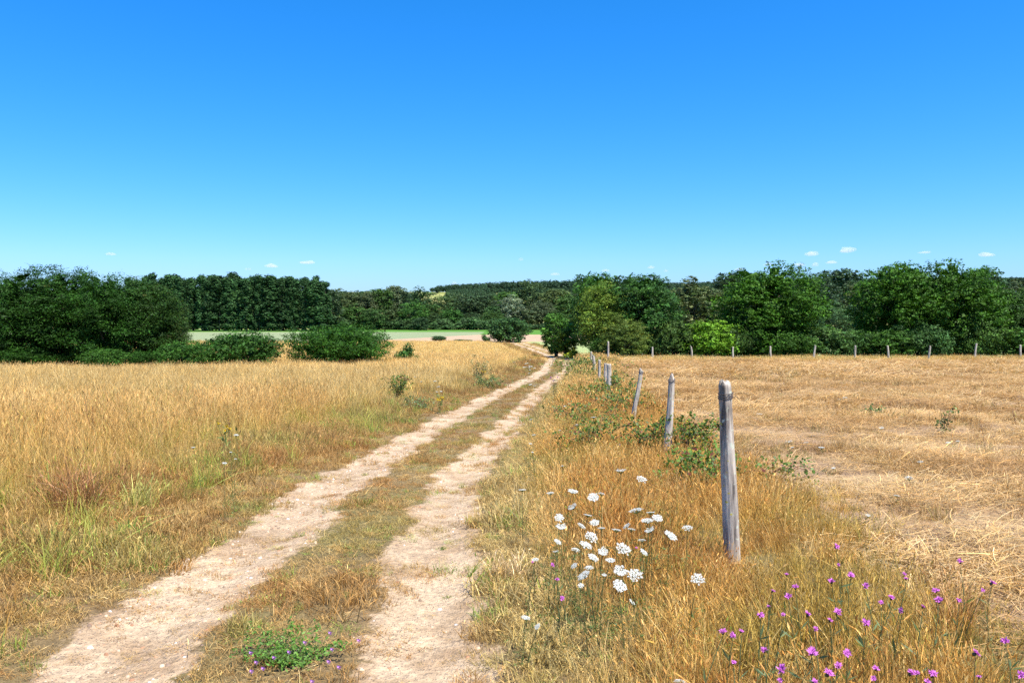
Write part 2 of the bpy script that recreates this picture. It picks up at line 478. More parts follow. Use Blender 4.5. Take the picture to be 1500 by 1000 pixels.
ZN = {0: ('meadow', 'dry golden hay meadow left of the dirt track'), 1: ('dirt_track', 'sandy two rutted dirt track running down to the valley'),
      2: ('mown_field', 'mown straw coloured hay field right of the fence'), 3: ('grass_verge', 'dry grassy strips along and between the wheel ruts'),
      4: ('ploughed_field', 'pinkish bare ploughed field beyond the meadow'), 5: ('pale_crop_field', 'pale grey green crop field in front of the poplars'),
      6: ('green_field', 'bright green crop strip at the foot of the valley trees'), 7: ('pasture', 'pale green pasture behind the hedge trees'),
      8: ('hillside', 'yellow green hillside under the far wood')}
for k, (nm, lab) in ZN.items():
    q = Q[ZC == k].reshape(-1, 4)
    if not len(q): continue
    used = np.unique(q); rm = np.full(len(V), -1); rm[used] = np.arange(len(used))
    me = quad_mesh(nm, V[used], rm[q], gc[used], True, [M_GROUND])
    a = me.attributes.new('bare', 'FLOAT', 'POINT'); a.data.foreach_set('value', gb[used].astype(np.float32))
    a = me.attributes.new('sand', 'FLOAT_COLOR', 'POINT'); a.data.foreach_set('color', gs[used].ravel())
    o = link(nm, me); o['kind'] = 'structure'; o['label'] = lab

# ------------------------------------------------------------------ scattered grass (stuff)
def clump(seed, n, r, hmin, hmax, width, lean, bend, seedfrac=0.0, seedw=3.0, seedlen=0.16, base=(0.9, 0.95, 0.8), tip=(1.05, 1.0, 1.0), seedc=(1.2, 1.12, 1.1), segs=3, flat=False, var=0.34):
    rs = rs_(seed); mb = MB()
    ang = rs.uniform(0, 2 * math.pi, n); rr = r * np.sqrt(rs.uniform(0, 1, n))
    bx, by = rr * np.cos(ang), rr * np.sin(ang)
    Lg = rs.uniform(hmin, hmax, n)
    az = rs.uniform(0, 2 * math.pi, n)
    ln = np.abs(rs.normal(0, lean, n)); bd = np.abs(rs.normal(0, bend, n))
    t = np.linspace(0, 1, segs + 1)
    th = ln[:, None] + bd[:, None] * t[None] ** 1.5          # angle from vertical along the blade
    if flat:
        th = np.clip(math.pi / 2 - np.abs(rs.normal(0, 0.14, n))[:, None] + bd[:, None] * (t[None] - 0.5), 0.9, 1.75)
    ds = (Lg / segs)[:, None]
    hz = np.cumsum(np.sin(th[:, :-1]) * ds, 1); vz = np.cumsum(np.cos(th[:, :-1]) * ds, 1)
    hz = np.hstack([np.zeros((n, 1)), hz]); vz = np.hstack([np.zeros((n, 1)), vz])
    cz = az[:, None] + (rs.normal(0, 0.16, n)[:, None] * t[None] if flat else 0)
    X = bx[:, None] + hz * np.cos(cz); Y = by[:, None] + hz * np.sin(cz); Z = vz
    if flat: Z = np.maximum(Z + rs.uniform(0, hmax * 0.16, n)[:, None], 0.004)
    wa = rs.uniform(0, 2 * math.pi, n)
    w = width * rs.uniform(0.7, 1.3, n)[:, None] * (1 - 0.75 * t[None] ** 1.5) * 0.5
    if flat: w = width * rs.uniform(0.6, 1.4, n)[:, None] * np.ones_like(t)[None] * 0.5; wa = az + math.pi / 2
    WX = np.cos(wa)[:, None] * w; WY = np.sin(wa)[:, None] * w
    P = np.stack([X, Y, Z], -1); Wv = np.stack([WX, WY, 0.3 * w * np.ones_like(X)], -1)
    v = np.stack([P - Wv, P + Wv], 2)                         # n, segs+1, 2, 3
    k = 2 * (segs + 1)
    i = np.arange(n)[:, None] * k; s = np.arange(segs)[None] * 2
    q = np.stack([i + s, i + s + 1, i + s + 3, i + s + 2], -1)
    br = np.exp(rs.normal(0, var, n)); hue = rs.normal(0, 0.06, n)
    c = np.asarray(base)[None, None] * (1 - t[None, :, None]) + np.asarray(tip)[None, None] * t[None, :, None]
    c = c * br[:, None, None] * np.stack([1 + hue, np.ones(n), 1 - 2 * hue], -1)[:, None]
    mb.add(v, q, np.repeat(c.reshape(-1, 3), 2, 0))
    m = rs.uniform(size=n) < seedfrac
    if m.any():
        tipP = P[m, -1]; dirv = P[m, -1] - P[m, -2]; dirv /= np.linalg.norm(dirv, axis=1)[:, None] + 1e-9
        sl = seedlen * rs.uniform(0.6, 1.4, m.sum()); sw = width * seedw * rs.uniform(0.6, 1.4, m.sum())
        cc = np.asarray(seedc)[None] * np.exp(rs.normal(0, 0.2, m.sum()))[:, None]
        for a in range(2):
            N = np.cross(dirv, np.stack([np.cos(wa[m] + a * 1.6), np.sin(wa[m] + a * 1.6), 0 * wa[m]], -1))
            mb.leaves(tipP + dirv * (sl * 0.4)[:, None], N, sl, sw, rs, cc, T=dirv)
    return mb.mesh('grass_tuft', [M_GRASS])

def scatter(name, label, cat, protos, P, rot, scl, pid, tint, kind='stuff', grade=(1.0, 0.94, 0.76)):
    """one object: tufts (protos) placed at points P by geometry nodes"""
    col = bpy.data.collections.new(name + '_tufts')
    for k, me in enumerate(protos):
        o = bpy.data.objects.new('%s_tuft_%03d' % (name, k), me); col.objects.link(o)
    me = bpy.data.meshes.new(name); n = len(P)
    me.vertices.add(n); me.vertices.foreach_set('co', np.asarray(P, np.float32).ravel())
    a = me.attributes.new('rot', 'FLOAT_VECTOR', 'POINT'); a.data.foreach_set('vector', np.asarray(rot, np.float32).ravel())
    a = me.attributes.new('scl', 'FLOAT_VECTOR', 'POINT'); a.data.foreach_set('vector', np.asarray(scl, np.float32).ravel())
    a = me.attributes.new('pid', 'INT', 'POINT'); a.data.foreach_set('value', np.asarray(pid, np.int32))
    t4 = np.hstack([np.asarray(tint) * np.asarray(grade), np.ones((n, 1))]).astype(np.float32)
    a = me.attributes.new('tint', 'FLOAT_COLOR', 'POINT'); a.data.foreach_set('color', t4.ravel())
    ob = link(name, me); ob['label'] = label; ob['category'] = cat; ob['kind'] = kind
    ng = bpy.data.node_groups.new(name + '_nodes', 'GeometryNodeTree')
    ng.interface.new_socket('Geometry', in_out='INPUT', socket_type='NodeSocketGeometry')
    ng.interface.new_socket('Geometry', in_out='OUTPUT', socket_type='NodeSocketGeometry')
    gi = ng.nodes.new('NodeGroupInput'); go = ng.nodes.new('NodeGroupOutput')
    ip = ng.nodes.new('GeometryNodeInstanceOnPoints'); ci = ng.nodes.new('GeometryNodeCollectionInfo')
    ci.inputs['Collection'].default_value = col
    ci.inputs['Separate Children'].default_value = True; ci.inputs['Reset Children'].default_value = True
    def na(nm, ty):
        x = ng.nodes.new('GeometryNodeInputNamedAttribute'); x.data_type = ty; x.inputs['Name'].default_value = nm; return x.outputs['Attribute']
    er = ng.nodes.new('FunctionNodeEulerToRotation')
    ng.links.new(na('rot', 'FLOAT_VECTOR'), er.inputs[0])
    ng.links.new(gi.outputs[0], ip.inputs['Points']); ng.links.new(ci.outputs[0], ip.inputs['Instance'])
    ip.inputs['Pick Instance'].default_value = True
    ng.links.new(na('pid', 'INT'), ip.inputs['Instance Index'])
    ng.links.new(er.outputs[0], ip.inputs['Rotation']); ng.links.new(na('scl', 'FLOAT_VECTOR'), ip.inputs['Scale'])
    ng.links.new(ip.outputs[0], go.inputs[0])
    md = ob.modifiers.new('scatter', 'NODES'); md.node_group = ng
    return ob

def sample(rs, y0, y1, dens, xa, xb):
    """uniform random points between depths y0 and y1, columns xa(y)..xb(y)"""
    yy = np.linspace(y0, y1, 50)
    x0 = xa(yy).min(); x1 = xb(yy).max()
    n = int((x1 - x0) * (y1 - y0) * dens)
    x = rs.uniform(x0, x1, n); y = rs.uniform(y0, y1, n)
    m = (x > xa(y)) & (x < xb(y))
    return x[m], y[m]
vl = lambda y: -(0.66 * y + 2.5)
vr = lambda y: 0.66 * y + 2.5

GOLD = np.array((0.57, 0.425, 0.195)); STRAW = np.array((0.70, 0.55, 0.28)); RUST = np.array((0.50, 0.305, 0.105)); OLIVE = np.array((0.36, 0.34, 0.095)); FRESH = np.array((0.16, 0.27, 0.05)); BROWN = np.array((0.34, 0.19, 0.075)); GREY = np.array((0.40, 0.38, 0.20))

class Pts:
    def __init__(self): self.a = [[], [], [], [], []]
    def add(self, x, y, h, wid, pid, tint, rs, tilt=0.12, sink=0.01):
        n = len(x)
        if n == 0: return
        z = H(x, y) - sink
        rot = np.stack([rs.normal(0, tilt, n), rs.normal(0, tilt, n), rs.uniform(0, 2 * math.pi, n)], -1)
        for l, v in zip(self.a, (np.stack([x, y, z], -1), rot, np.stack([wid, wid, h], -1), pid, tint)): l.append(v)
    def out(self): return [np.concatenate(v) for v in self.a]

# ---- left meadow
def meadow_tint(x, y, rs):
    n = len(x)
    dl = cL(y) - HWL - x
    a = fbm(x * 0.5, y * 0.5, 61, 3); b = fbm(x * 1.7, y * 1.7, 62, 3)
    t = mixc(GOLD, STRAW, sstep(0.35, 0.7, b))
    t = mixc(t, RUST, 0.4 * sstep(0.5, 0.72, a) * sstep(30, 12, y))
    g = sstep(3.6, 1.2, dl + (a - 0.5) * 3) * sstep(0.42, 0.58, fbm(x * 0.8 + 5, y * 0.8, 63, 3)) * sstep(30, 10, y)
    t = mixc(t, OLIVE, np.clip(g * 0.6, 0, 1))
    g2 = (rs.uniform(size=n) < 0.15 * sstep(26, 8, y))
    t = mixc(t, OLIVE, g2 * 0.8)
    t = mixc(t, RUST, (rs.uniform(size=n) < 0.25 * sstep(30, 10, y)) * 0.6)
    return t * np.exp(rs.normal(0, 0.10, n))[:, None]
tallA = [clump(100 + k, 46, 0.26, 0.45, 1.0, 0.0065, 0.2, 0.65, 0.38, 1.6, 0.13, base=(0.82, 0.84, 0.62), seedc=(1.1, 1.03, 1.0)) for k in range(6)]
tallB = [clump(120 + k, 46, 0.34, 0.45, 1.0, 0.0095, 0.22, 0.65, 0.16, 1.4, 0.09, base=(0.75, 0.85, 0.6), seedc=(1.04, 1.0, 0.95)) for k in range(5)]
tallC = [clump(140 + k, 46, 0.75, 0.5, 1.0, 0.02, 0.22, 0.55, 0.12, 1.3, 0.12, base=(0.8, 0.86, 0.6), segs=2) for k in range(4)]
tussA = [clump(160 + k, 80, 0.2, 0.3, 1.0, 0.007, 0.45, 1.1, 0.1, 2.0, 0.1, base=(0.8, 0.95, 0.7)) for k in range(4)]
R1 = rs_(11); P = Pts()
def lmeadow(y0, y1, dens, ids, hs, wf):
    x, y = sample(R1, y0, y1, dens, vl, lambda y: cL(y) - HWL - 0.25)
    dl = cL(y) - HWL - x
    grow = 0.10 + 0.90 * sstep(0.4, 2.9, dl + (fbm(x * 0.9, y * 0.9, 71, 3) - 0.5) * 2.2)
    keep = R1.uniform(size=len(x)) < np.clip(0.25 + sstep(0.2, 1.6, dl), 0, 1)
    x, y, grow = x[keep], y[keep], grow[keep]
    h = hs * grow * R1.uniform(0.75, 1.2, len(x)) * (0.8 + 0.4 * fbm(x * 0.4, y * 0.4, 72, 2))
    P.add(x, y, h, np.maximum(h, 0.3) * wf * R1.uniform(0.8, 1.2, len(x)), R1.choice(ids, len(x)), meadow_tint(x, y, R1), R1)
lmeadow(3.0, 9, 34, np.arange(0, 6), 0.66, 1.0)
lmeadow(9, 18, 24, np.arange(0, 6), 0.66, 1.1)
lmeadow(18, 36, 14, np.arange(6, 11), 0.64, 1.25)
lmeadow(36, 70, 5, np.arange(11, 15), 0.44, 1.25)
lmeadow(70, 132, 1.6, np.arange(11, 15), 0.34, 2.0)
# arching green and olive tussocks low down near the track
x, y = sample(R1, 3.5, 20, 5, vl, lambda y: cL(y) - HWL - 0.5)
dl = cL(y) - HWL - x
k = (fbm(x * 0.8 + 5, y * 0.8, 63, 3) > 0.46) & (dl < 4) & (R1.uniform(size=len(x)) < 0.38); x, y = x[k], y[k]
h = R1.uniform(0.22, 0.5, len(x))
P.add(x, y, h, h * 1.3, R1.choice(np.arange(15, 19), len(x)), mixc(OLIVE * 1.1, FRESH * 1.3, R1.uniform(0, 0.7, len(x))), R1)
scatter('meadow_grass', 'tall dry golden grass with seed heads filling the left meadow', 'grass', tallA + tallB + tallC + tussA, *P.out())

# ---- short dry turf: verges, middle of the track, tufts in the ruts
shortA = [clump(200 + k, 60, 0.85, 0.3, 1.0, 0.032, 0.6, 0.9, 0.05, 1.5, 0.2, base=(0.8, 0.8, 0.7), var=0.3) for k in range(6)]
shortB = [clump(220 + k, 64, 1.2, 0.4, 1.0, 0.05, 0.55, 0.8, 0, base=(0.8, 0.8, 0.7), var=0.3, segs=2) for k in range(4)]
litter = [clump(240 + k, 34, 1.3, 0.3, 1.2, 0.024, 0, 0.7, 0, flat=True, var=0.35) for k in range(4)]
rosette = [clump(250 + k, 34, 0.7, 0.4, 1.0, 0.09, 0.8, 0.9, 0, base=(0.9, 0.9, 0.9), var=0.2) for k in range(3)]
R2 = rs_(12); P = Pts()
def turf_tint(x, y, rs):
    n = len(x); a = fbm(x * 1.3, y * 1.3, 81, 3); b = fbm(x * 3.2, y * 3.2, 82, 3)
    t = mixc((0.42, 0.265, 0.11), (0.53, 0.385, 0.175), sstep(0.3, 0.7, b))
    t = mixc(t, BROWN * 1.25, 0.8 * sstep(0.5, 0.7, a))
    t = mixc(t, (0.38, 0.35, 0.13), 0.65 * sstep(0.54, 0.7, fbm(x * 1.1 + 9, y * 1.1, 83, 3)))
    rr = x - (cR(y) + HWR)
    t = mixc(t, (0.58, 0.49, 0.25), 0.75 * sstep(-0.05, 0.1, rr) * sstep(0.9, 0.5, rr))
    t = mixc(t, FRESH * 1.5, (rs.uniform(size=n) < 0.07) * 0.9)
    return t * 0.9 * np.exp(rs.normal(0, 0.17, n))[:, None]
def turf(y0, y1, dens, ids, hs, litf=0.25):
    x, y = sample(R2, y0, y1, dens, lambda y: np.maximum(cL(y) - HWL - 1.9, vl(y)), lambda y: np.minimum(cR(y) + HWR + 1.5, vr(y)))
    r = rut(x, y)
    pr = np.where(r > 0.4, 0.02 + np.where(np.abs(x - cR(y)) < 0.6, 0.95, 0.22) * sstep(0.40, 0.62, fbm(x * 2.5, y * 2.5, 84, 3)), 1.0)
    mid = (x > cL(y)) & (x < cR(y)) & (r < 0.4)
    pr = np.where(mid, 0.98 - 0.28 * sstep(0.5, 0.7, fbm(x * 1.9, y * 1.1, 55, 3)), pr)
    pr = np.where((r < 0.5) & (r > 0.02), pr * 0.85, pr)
    k = R2.uniform(size=len(x)) < pr; x, y, r = x[k], y[k], r[k]
    dl = cL(y) - HWL - x; dr = x - cR(y) - HWR
    h = hs * np.exp(R2.normal(0, 0.3, len(x))) * (0.7 + 0.9 * sstep(0.4, 0.75, fbm(x * 1.5, y * 1.5, 85, 3)))
    h = h * (1 + 1.0 * sstep(0.2, 1.2, dl) + 0.6 * sstep(0.1, 0.9, dr)); h = np.where(r > 0.4, h * 0.66, h); h = np.where((x > cL(y)) & (x < cR(y)), h * 0.72, h)
    w = np.clip(h, 0.07, 0.15) * R2.uniform(0.9, 1.5, len(x))
    P.add(x, y, h, w, R2.choice(ids, len(x)), turf_tint(x, y, R2), R2, 0.15, 0.004)
turf(2.4, 8, 190, np.arange(0, 6), 0.065)
turf(8, 16, 100, np.arange(0, 6), 0.075)
turf(16, 32, 36, np.arange(6, 10), 0.085)
turf(32, 62, 12, np.arange(6, 10), 0.10)
turf(62, 120, 3.5, np.arange(6, 10), 0.14)
# loose straw and small weeds
x, y = sample(R2, 2.4, 14, 24, lambda y: np.maximum(cL(y) - 1.9, vl(y)), lambda y: cR(y) + 1.4)
s = R2.uniform(0.03, 0.08, len(x)) * np.where(rut(x, y) > 0.4, 0.5, 1)
P.add(x, y, s, s * 1.2, R2.choice(np.arange(10, 14), len(x)), mixc(STRAW * 0.85, (0.42, 0.27, 0.12), R2.uniform(0, 1, len(x))), R2, 0.05, 0.0)
x, y = sample(R2, 2.4, 22, 7, lambda y: np.maximum(cL(y) - 1.9, vl(y)), lambda y: cR(y) + 1.5)
k = ((fbm(x * 1.1 + 3, y * 1.1, 86, 2) > 0.55) | (R2.uniform(size=len(x)) < 0.15)) & (R2.uniform(size=len(x)) < np.where(rut(x, y) > 0.3, 0.22, 0.8)); x, y = x[k], y[k]
s = R2.uniform(0.015, 0.055, len(x))
P.add(x, y, s, s * 1.5, R2.choice(np.arange(14, 17), len(x)), mixc((0.20, 0.28, 0.07), (0.46, 0.42, 0.17), R2.uniform(0, 1, len(x))), R2, 0.1, 0.0)
scatter('track_turf', 'short dry turf and straw on the verges and between the ruts', 'grass', shortA + shortB + litter + rosette, *P.out())

# ---- rusty tall grass along the fence
R3 = rs_(13); P = Pts()
fine = [clump(300 + k, 64, 0.34, 0.4, 1.0, 0.0075, 0.26, 0.75, 0.35, 2.4, 0.10, base=(0.82, 0.82, 0.62), seedc=(1.15, 1.08, 1.0)) for k in range(6)]
fineB = [clump(320 + k, 44, 0.42, 0.45, 1.0, 0.014, 0.25, 0.7, 0.35, 2.4, 0.12, base=(0.75, 0.82, 0.6)) for k in range(4)]
fineC = [clump(330 + k, 30, 0.8, 0.5, 1.0, 0.04, 0.25, 0.6, 0.3, 2.0, 0.15, segs=2) for k in range(3)]
def fence_tint(x, y, rs):
    n = len(x); a = fbm(x * 0.9, y * 0.9, 91, 3); b = fbm(x * 2.3, y * 2.3, 92, 2)
    t = mixc(RUST * np.array((0.98, 0.90, 0.85)), (0.58, 0.38, 0.135), sstep(0.3, 0.68, b))
    t = mixc(t, GOLD, sstep(14, 30, y) * 0.75)
    t = mixc(t, OLIVE, 0.65 * sstep(0.54, 0.70, a))
    t = mixc(t, (0.62, 0.50, 0.25), 0.8 * sstep(0.9, 0.35, x - cR(y) - HWR))
    t = mixc(t, OLIVE * 1.05, 0.3 * sstep(4.2, 2.9, y) * sstep(1.2, 2.0, x))
    t = mixc(t, OLIVE, (rs.uniform(size=n) < 0.09) * 0.8)
    t = mixc(t, STRAW, (rs.uniform(size=n) < 0.12) * 0.8)
    return t * np.exp(rs.normal(0, 0.12, n))[:, None]
def fgrass(y0, y1, dens, ids, hs, wf):
    x, y = sample(R3, y0, y1, dens, lambda y: cR(y) + HWR + 0.15, lambda y: np.minimum(xmown(y) + 0.5, vr(y) + 0 * y))
    dr = x - cR(y) - HWR; dm = xmown(y) - x
    edge = fbm(x * 1.3, y * 1.3, 93, 3) - 0.5
    g = sstep(0.22, 0.75, dr + edge * 0.5) * sstep(-0.25, 0.75, dm + edge * 0.9)
    k = R3.uniform(size=len(x)) < 0.15 + 0.85 * g; x, y, g = x[k], y[k], g[k]
    h = hs * (1 - 0.62 * np.exp(-((x - 1.45) / 0.42) ** 2 - ((y - 4.85) / 0.8) ** 2)) * (0.25 + 0.75 * g) * R3.uniform(0.7, 1.25, len(x)) * (0.75 + 0.5 * fbm(x * 0.8, y * 0.8, 94, 2))
    P.add(x, y, h, np.maximum(h, 0.2) * wf * R3.uniform(0.8, 1.25, len(x)), R3.choice(ids, len(x)), fence_tint(x, y, R3), R3, 0.16)
fgrass(1.2, 8, 66, np.arange(0, 6), 0.34, 1.15)
fgrass(8, 16, 44, np.arange(0, 6), 0.32, 1.3)
fgrass(16, 32, 18, np.arange(6, 10), 0.40, 1.3)
fgrass(32, 64, 6, np.arange(10, 13), 0.5, 1.0)
scatter('fence_grass', 'rust brown tall grass growing along the near fence posts', 'grass', fine + fineB + fineC, *P.out())

# ---- strip of uncut grass under the far fence
R4 = rs_(14); P = Pts()
x, y = sample(R4, YFAR - 1.0, YFAR + 6.5, 9, lambda y: 6.2 + 0 * y, lambda y: 46 + 0 * y)
h = R4.uniform(0.2, 0.45, len(x)) * (0.35 + 1.3 * fbm(x * 0.35, y * 0.35, 95, 3))
t = mixc(GOLD * 1.05, STRAW, R4.uniform(0, 1, len(x))); t = mixc(t, OLIVE, (R4.uniform(size=len(x)) < 0.25) * 0.8)
P.add(x, y, h, np.full(len(x), 0.7), R4.choice(np.arange(4), len(x)), t, R4)
scatter('headland_grass', 'uncut pale grass strip under the far fence', 'grass', tallC, *P.out())

# ---- cut hay lying on the mown field
R5 = rs_(15); P = Pts()
hay = [clump(400 + k, 150, 0.42, 0.04, 0.20, 0.0030, 0, 0.3, 0, flat=True, var=0.34) for k in range(7)]
hayB = [clump(420 + k, 100, 0.6, 0.08, 0.32, 0.0065, 0, 0.5, 0, flat=True, var=0.22) for k in range(5)]
stubB = [clump(450 + k, 44, 0.6, 0.4, 1.0, 0.035, 0.4, 0.6, 0, base=(0.7, 0.65, 0.5), segs=2) for k in range(3)]
hayC = [clump(430 + k, 90, 1.0, 0.12, 0.45, 0.016, 0, 0.7, 0, flat=True, var=0.2) for k in range(4)]
stub = [clump(440 + k, 60, 0.55, 0.35, 1.0, 0.016, 0.4, 0.6, 0, base=(0.7, 0.65, 0.5)) for k in range(4)]
def mown(y0, y1, dens, ids, hz, ws):
    x, y = sample(R5, y0, y1, dens, lambda y: xmown(y) - 0.3, lambda y: np.maximum(vr(y), 3.5))
    y2 = y
    sw = fbm(x * 0.55 + y * 0.12, y * 1.0, 96, 3)
    k = R5.uniform(size=len(x)) < 0.10 + 0.95 * sstep(0.38, 0.60, sw); x, y, sw = x[k], y[k], sw[k]
    n = len(x); b = fbm(x * 0.9, y * 0.9, 97, 3)
    t = mixc((0.50, 0.345, 0.165), (0.63, 0.465, 0.25), sstep(0.3, 0.7, b)); t = mixc(t, (0.40, 0.25, 0.11), 0.85 * sstep(0.48, 0.66, fbm(x * 0.45, y * 0.8, 98, 3)))
    t = t * np.exp(R5.normal(0, 0.10, n))[:, None]
    P.add(x, y, hz * (0.35 + 0.9 * sstep(0.4, 0.7, sw)) * R5.uniform(0.6, 1.4, n), ws * R5.uniform(0.8, 1.3, n), R5.choice(ids, n), t, R5, 0.10, -0.01)
mown(1.6, 9, 30, np.arange(0, 7), 1.0, 1.0)
mown(9, 18, 18, np.arange(0, 7), 1.1, 1.15)
mown(18, 34, 8, np.arange(7, 12), 1.0, 1.2)
mown(34, YFAR, 4.0, np.arange(12, 16), 0.7, 1.2)
def stubble(y0, y1, dens, s0, s1, ids=np.arange(16, 20)):
    x, y = sample(R5, y0, y1, dens, lambda y: xmown(y) - 0.1, lambda y: np.maximum(vr(y), 3.5))
    n = len(x); m_ = fbm(x * 0.9 + 4, y * 0.9, 99, 3); h = R5.uniform(s0, s1, n) * (0.6 + 0.9 * sstep(0.4, 0.7, m_)); t = mixc((0.36, 0.235, 0.10), (0.60, 0.44, 0.2), R5.uniform(0, 1, n)); t = mixc(t, (0.30, 0.30, 0.10), (R5.uniform(size=n) < 0.16) * 0.9)
    P.add(x, y, h, h * 1.6, R5.choice(ids, n), t, R5)
stubble(1.6, 14, 16, 0.04, 0.15); stubble(14, 34, 9, 0.06, 0.18, np.arange(20, 23)); stubble(34, YFAR, 4, 0.10, 0.24, np.arange(20, 23))
scatter('cut_hay', 'loose cut hay and stubble lying on the mown field', 'hay', hay + hayB + hayC + stub + stubB, *P.out(), grade=(0.93, 0.875, 0.78))

# ---- pebbles on the track
R6 = rs_(16); mb = MB()
x, y = sample(R6, 2.4, 13, 420, lambda y: np.maximum(cL(y) - 0.5, vl(y)), lambda y: cR(y) + 0.5)
k = (rut(x, y) > 0.3) & (R6.uniform(size=len(x)) < np.where(np.abs(x - cL(y)) < 0.5, 0.9, 0.2)); x, y = x[k], y[k]
th = np.arange(6) * math.pi / 3
for px_, py_, pz_ in zip(x, y, H(x, y)):
    s = min(0.003 + R6.exponential(0.0036), 0.018); e = R6.uniform(0.6, 1.0); a = R6.uniform(0, 6.3); hh = s * R6.uniform(0.5, 0.9)
    rad = s * R6.uniform(0.8, 1.15, 6)
    ring = np.stack([rad * np.cos(th + a), e * rad * np.sin(th + a), 0 * th], -1)
    top = ring * 0.6 + np.array([0, 0, hh])
    v = np.vstack([ring + [px_, py_, pz_ - 0.002], top + [px_, py_, pz_ - 0.002]])
    q = [[i, (i + 1) % 6, 6 + (i + 1) % 6, 6 + i] for i in range(6)] + [[6, 7, 8, 9], [6, 9, 10, 11]]
    u = R6.uniform()
    c = np.array((0.50, 0.37, 0.25)) * R6.uniform(0.5, 1.2) if u < 0.4 else (np.array((0.42, 0.22, 0.12)) * R6.uniform(0.7, 1.2) if u < 0.62 else (np.array((0.24, 0.165, 0.11)) * R6.uniform(0.7, 1.2) if u < 0.88 else np.array((0.58, 0.53, 0.47)) * R6.uniform(0.7, 1.1)))
    mb.add(v, q, c)
o = link('pebbles', mb.mesh('pebbles', [M_STONE], True)); tag(o, 'small flint pebbles scattered over the wheel ruts', 'pebbles', kind='stuff')

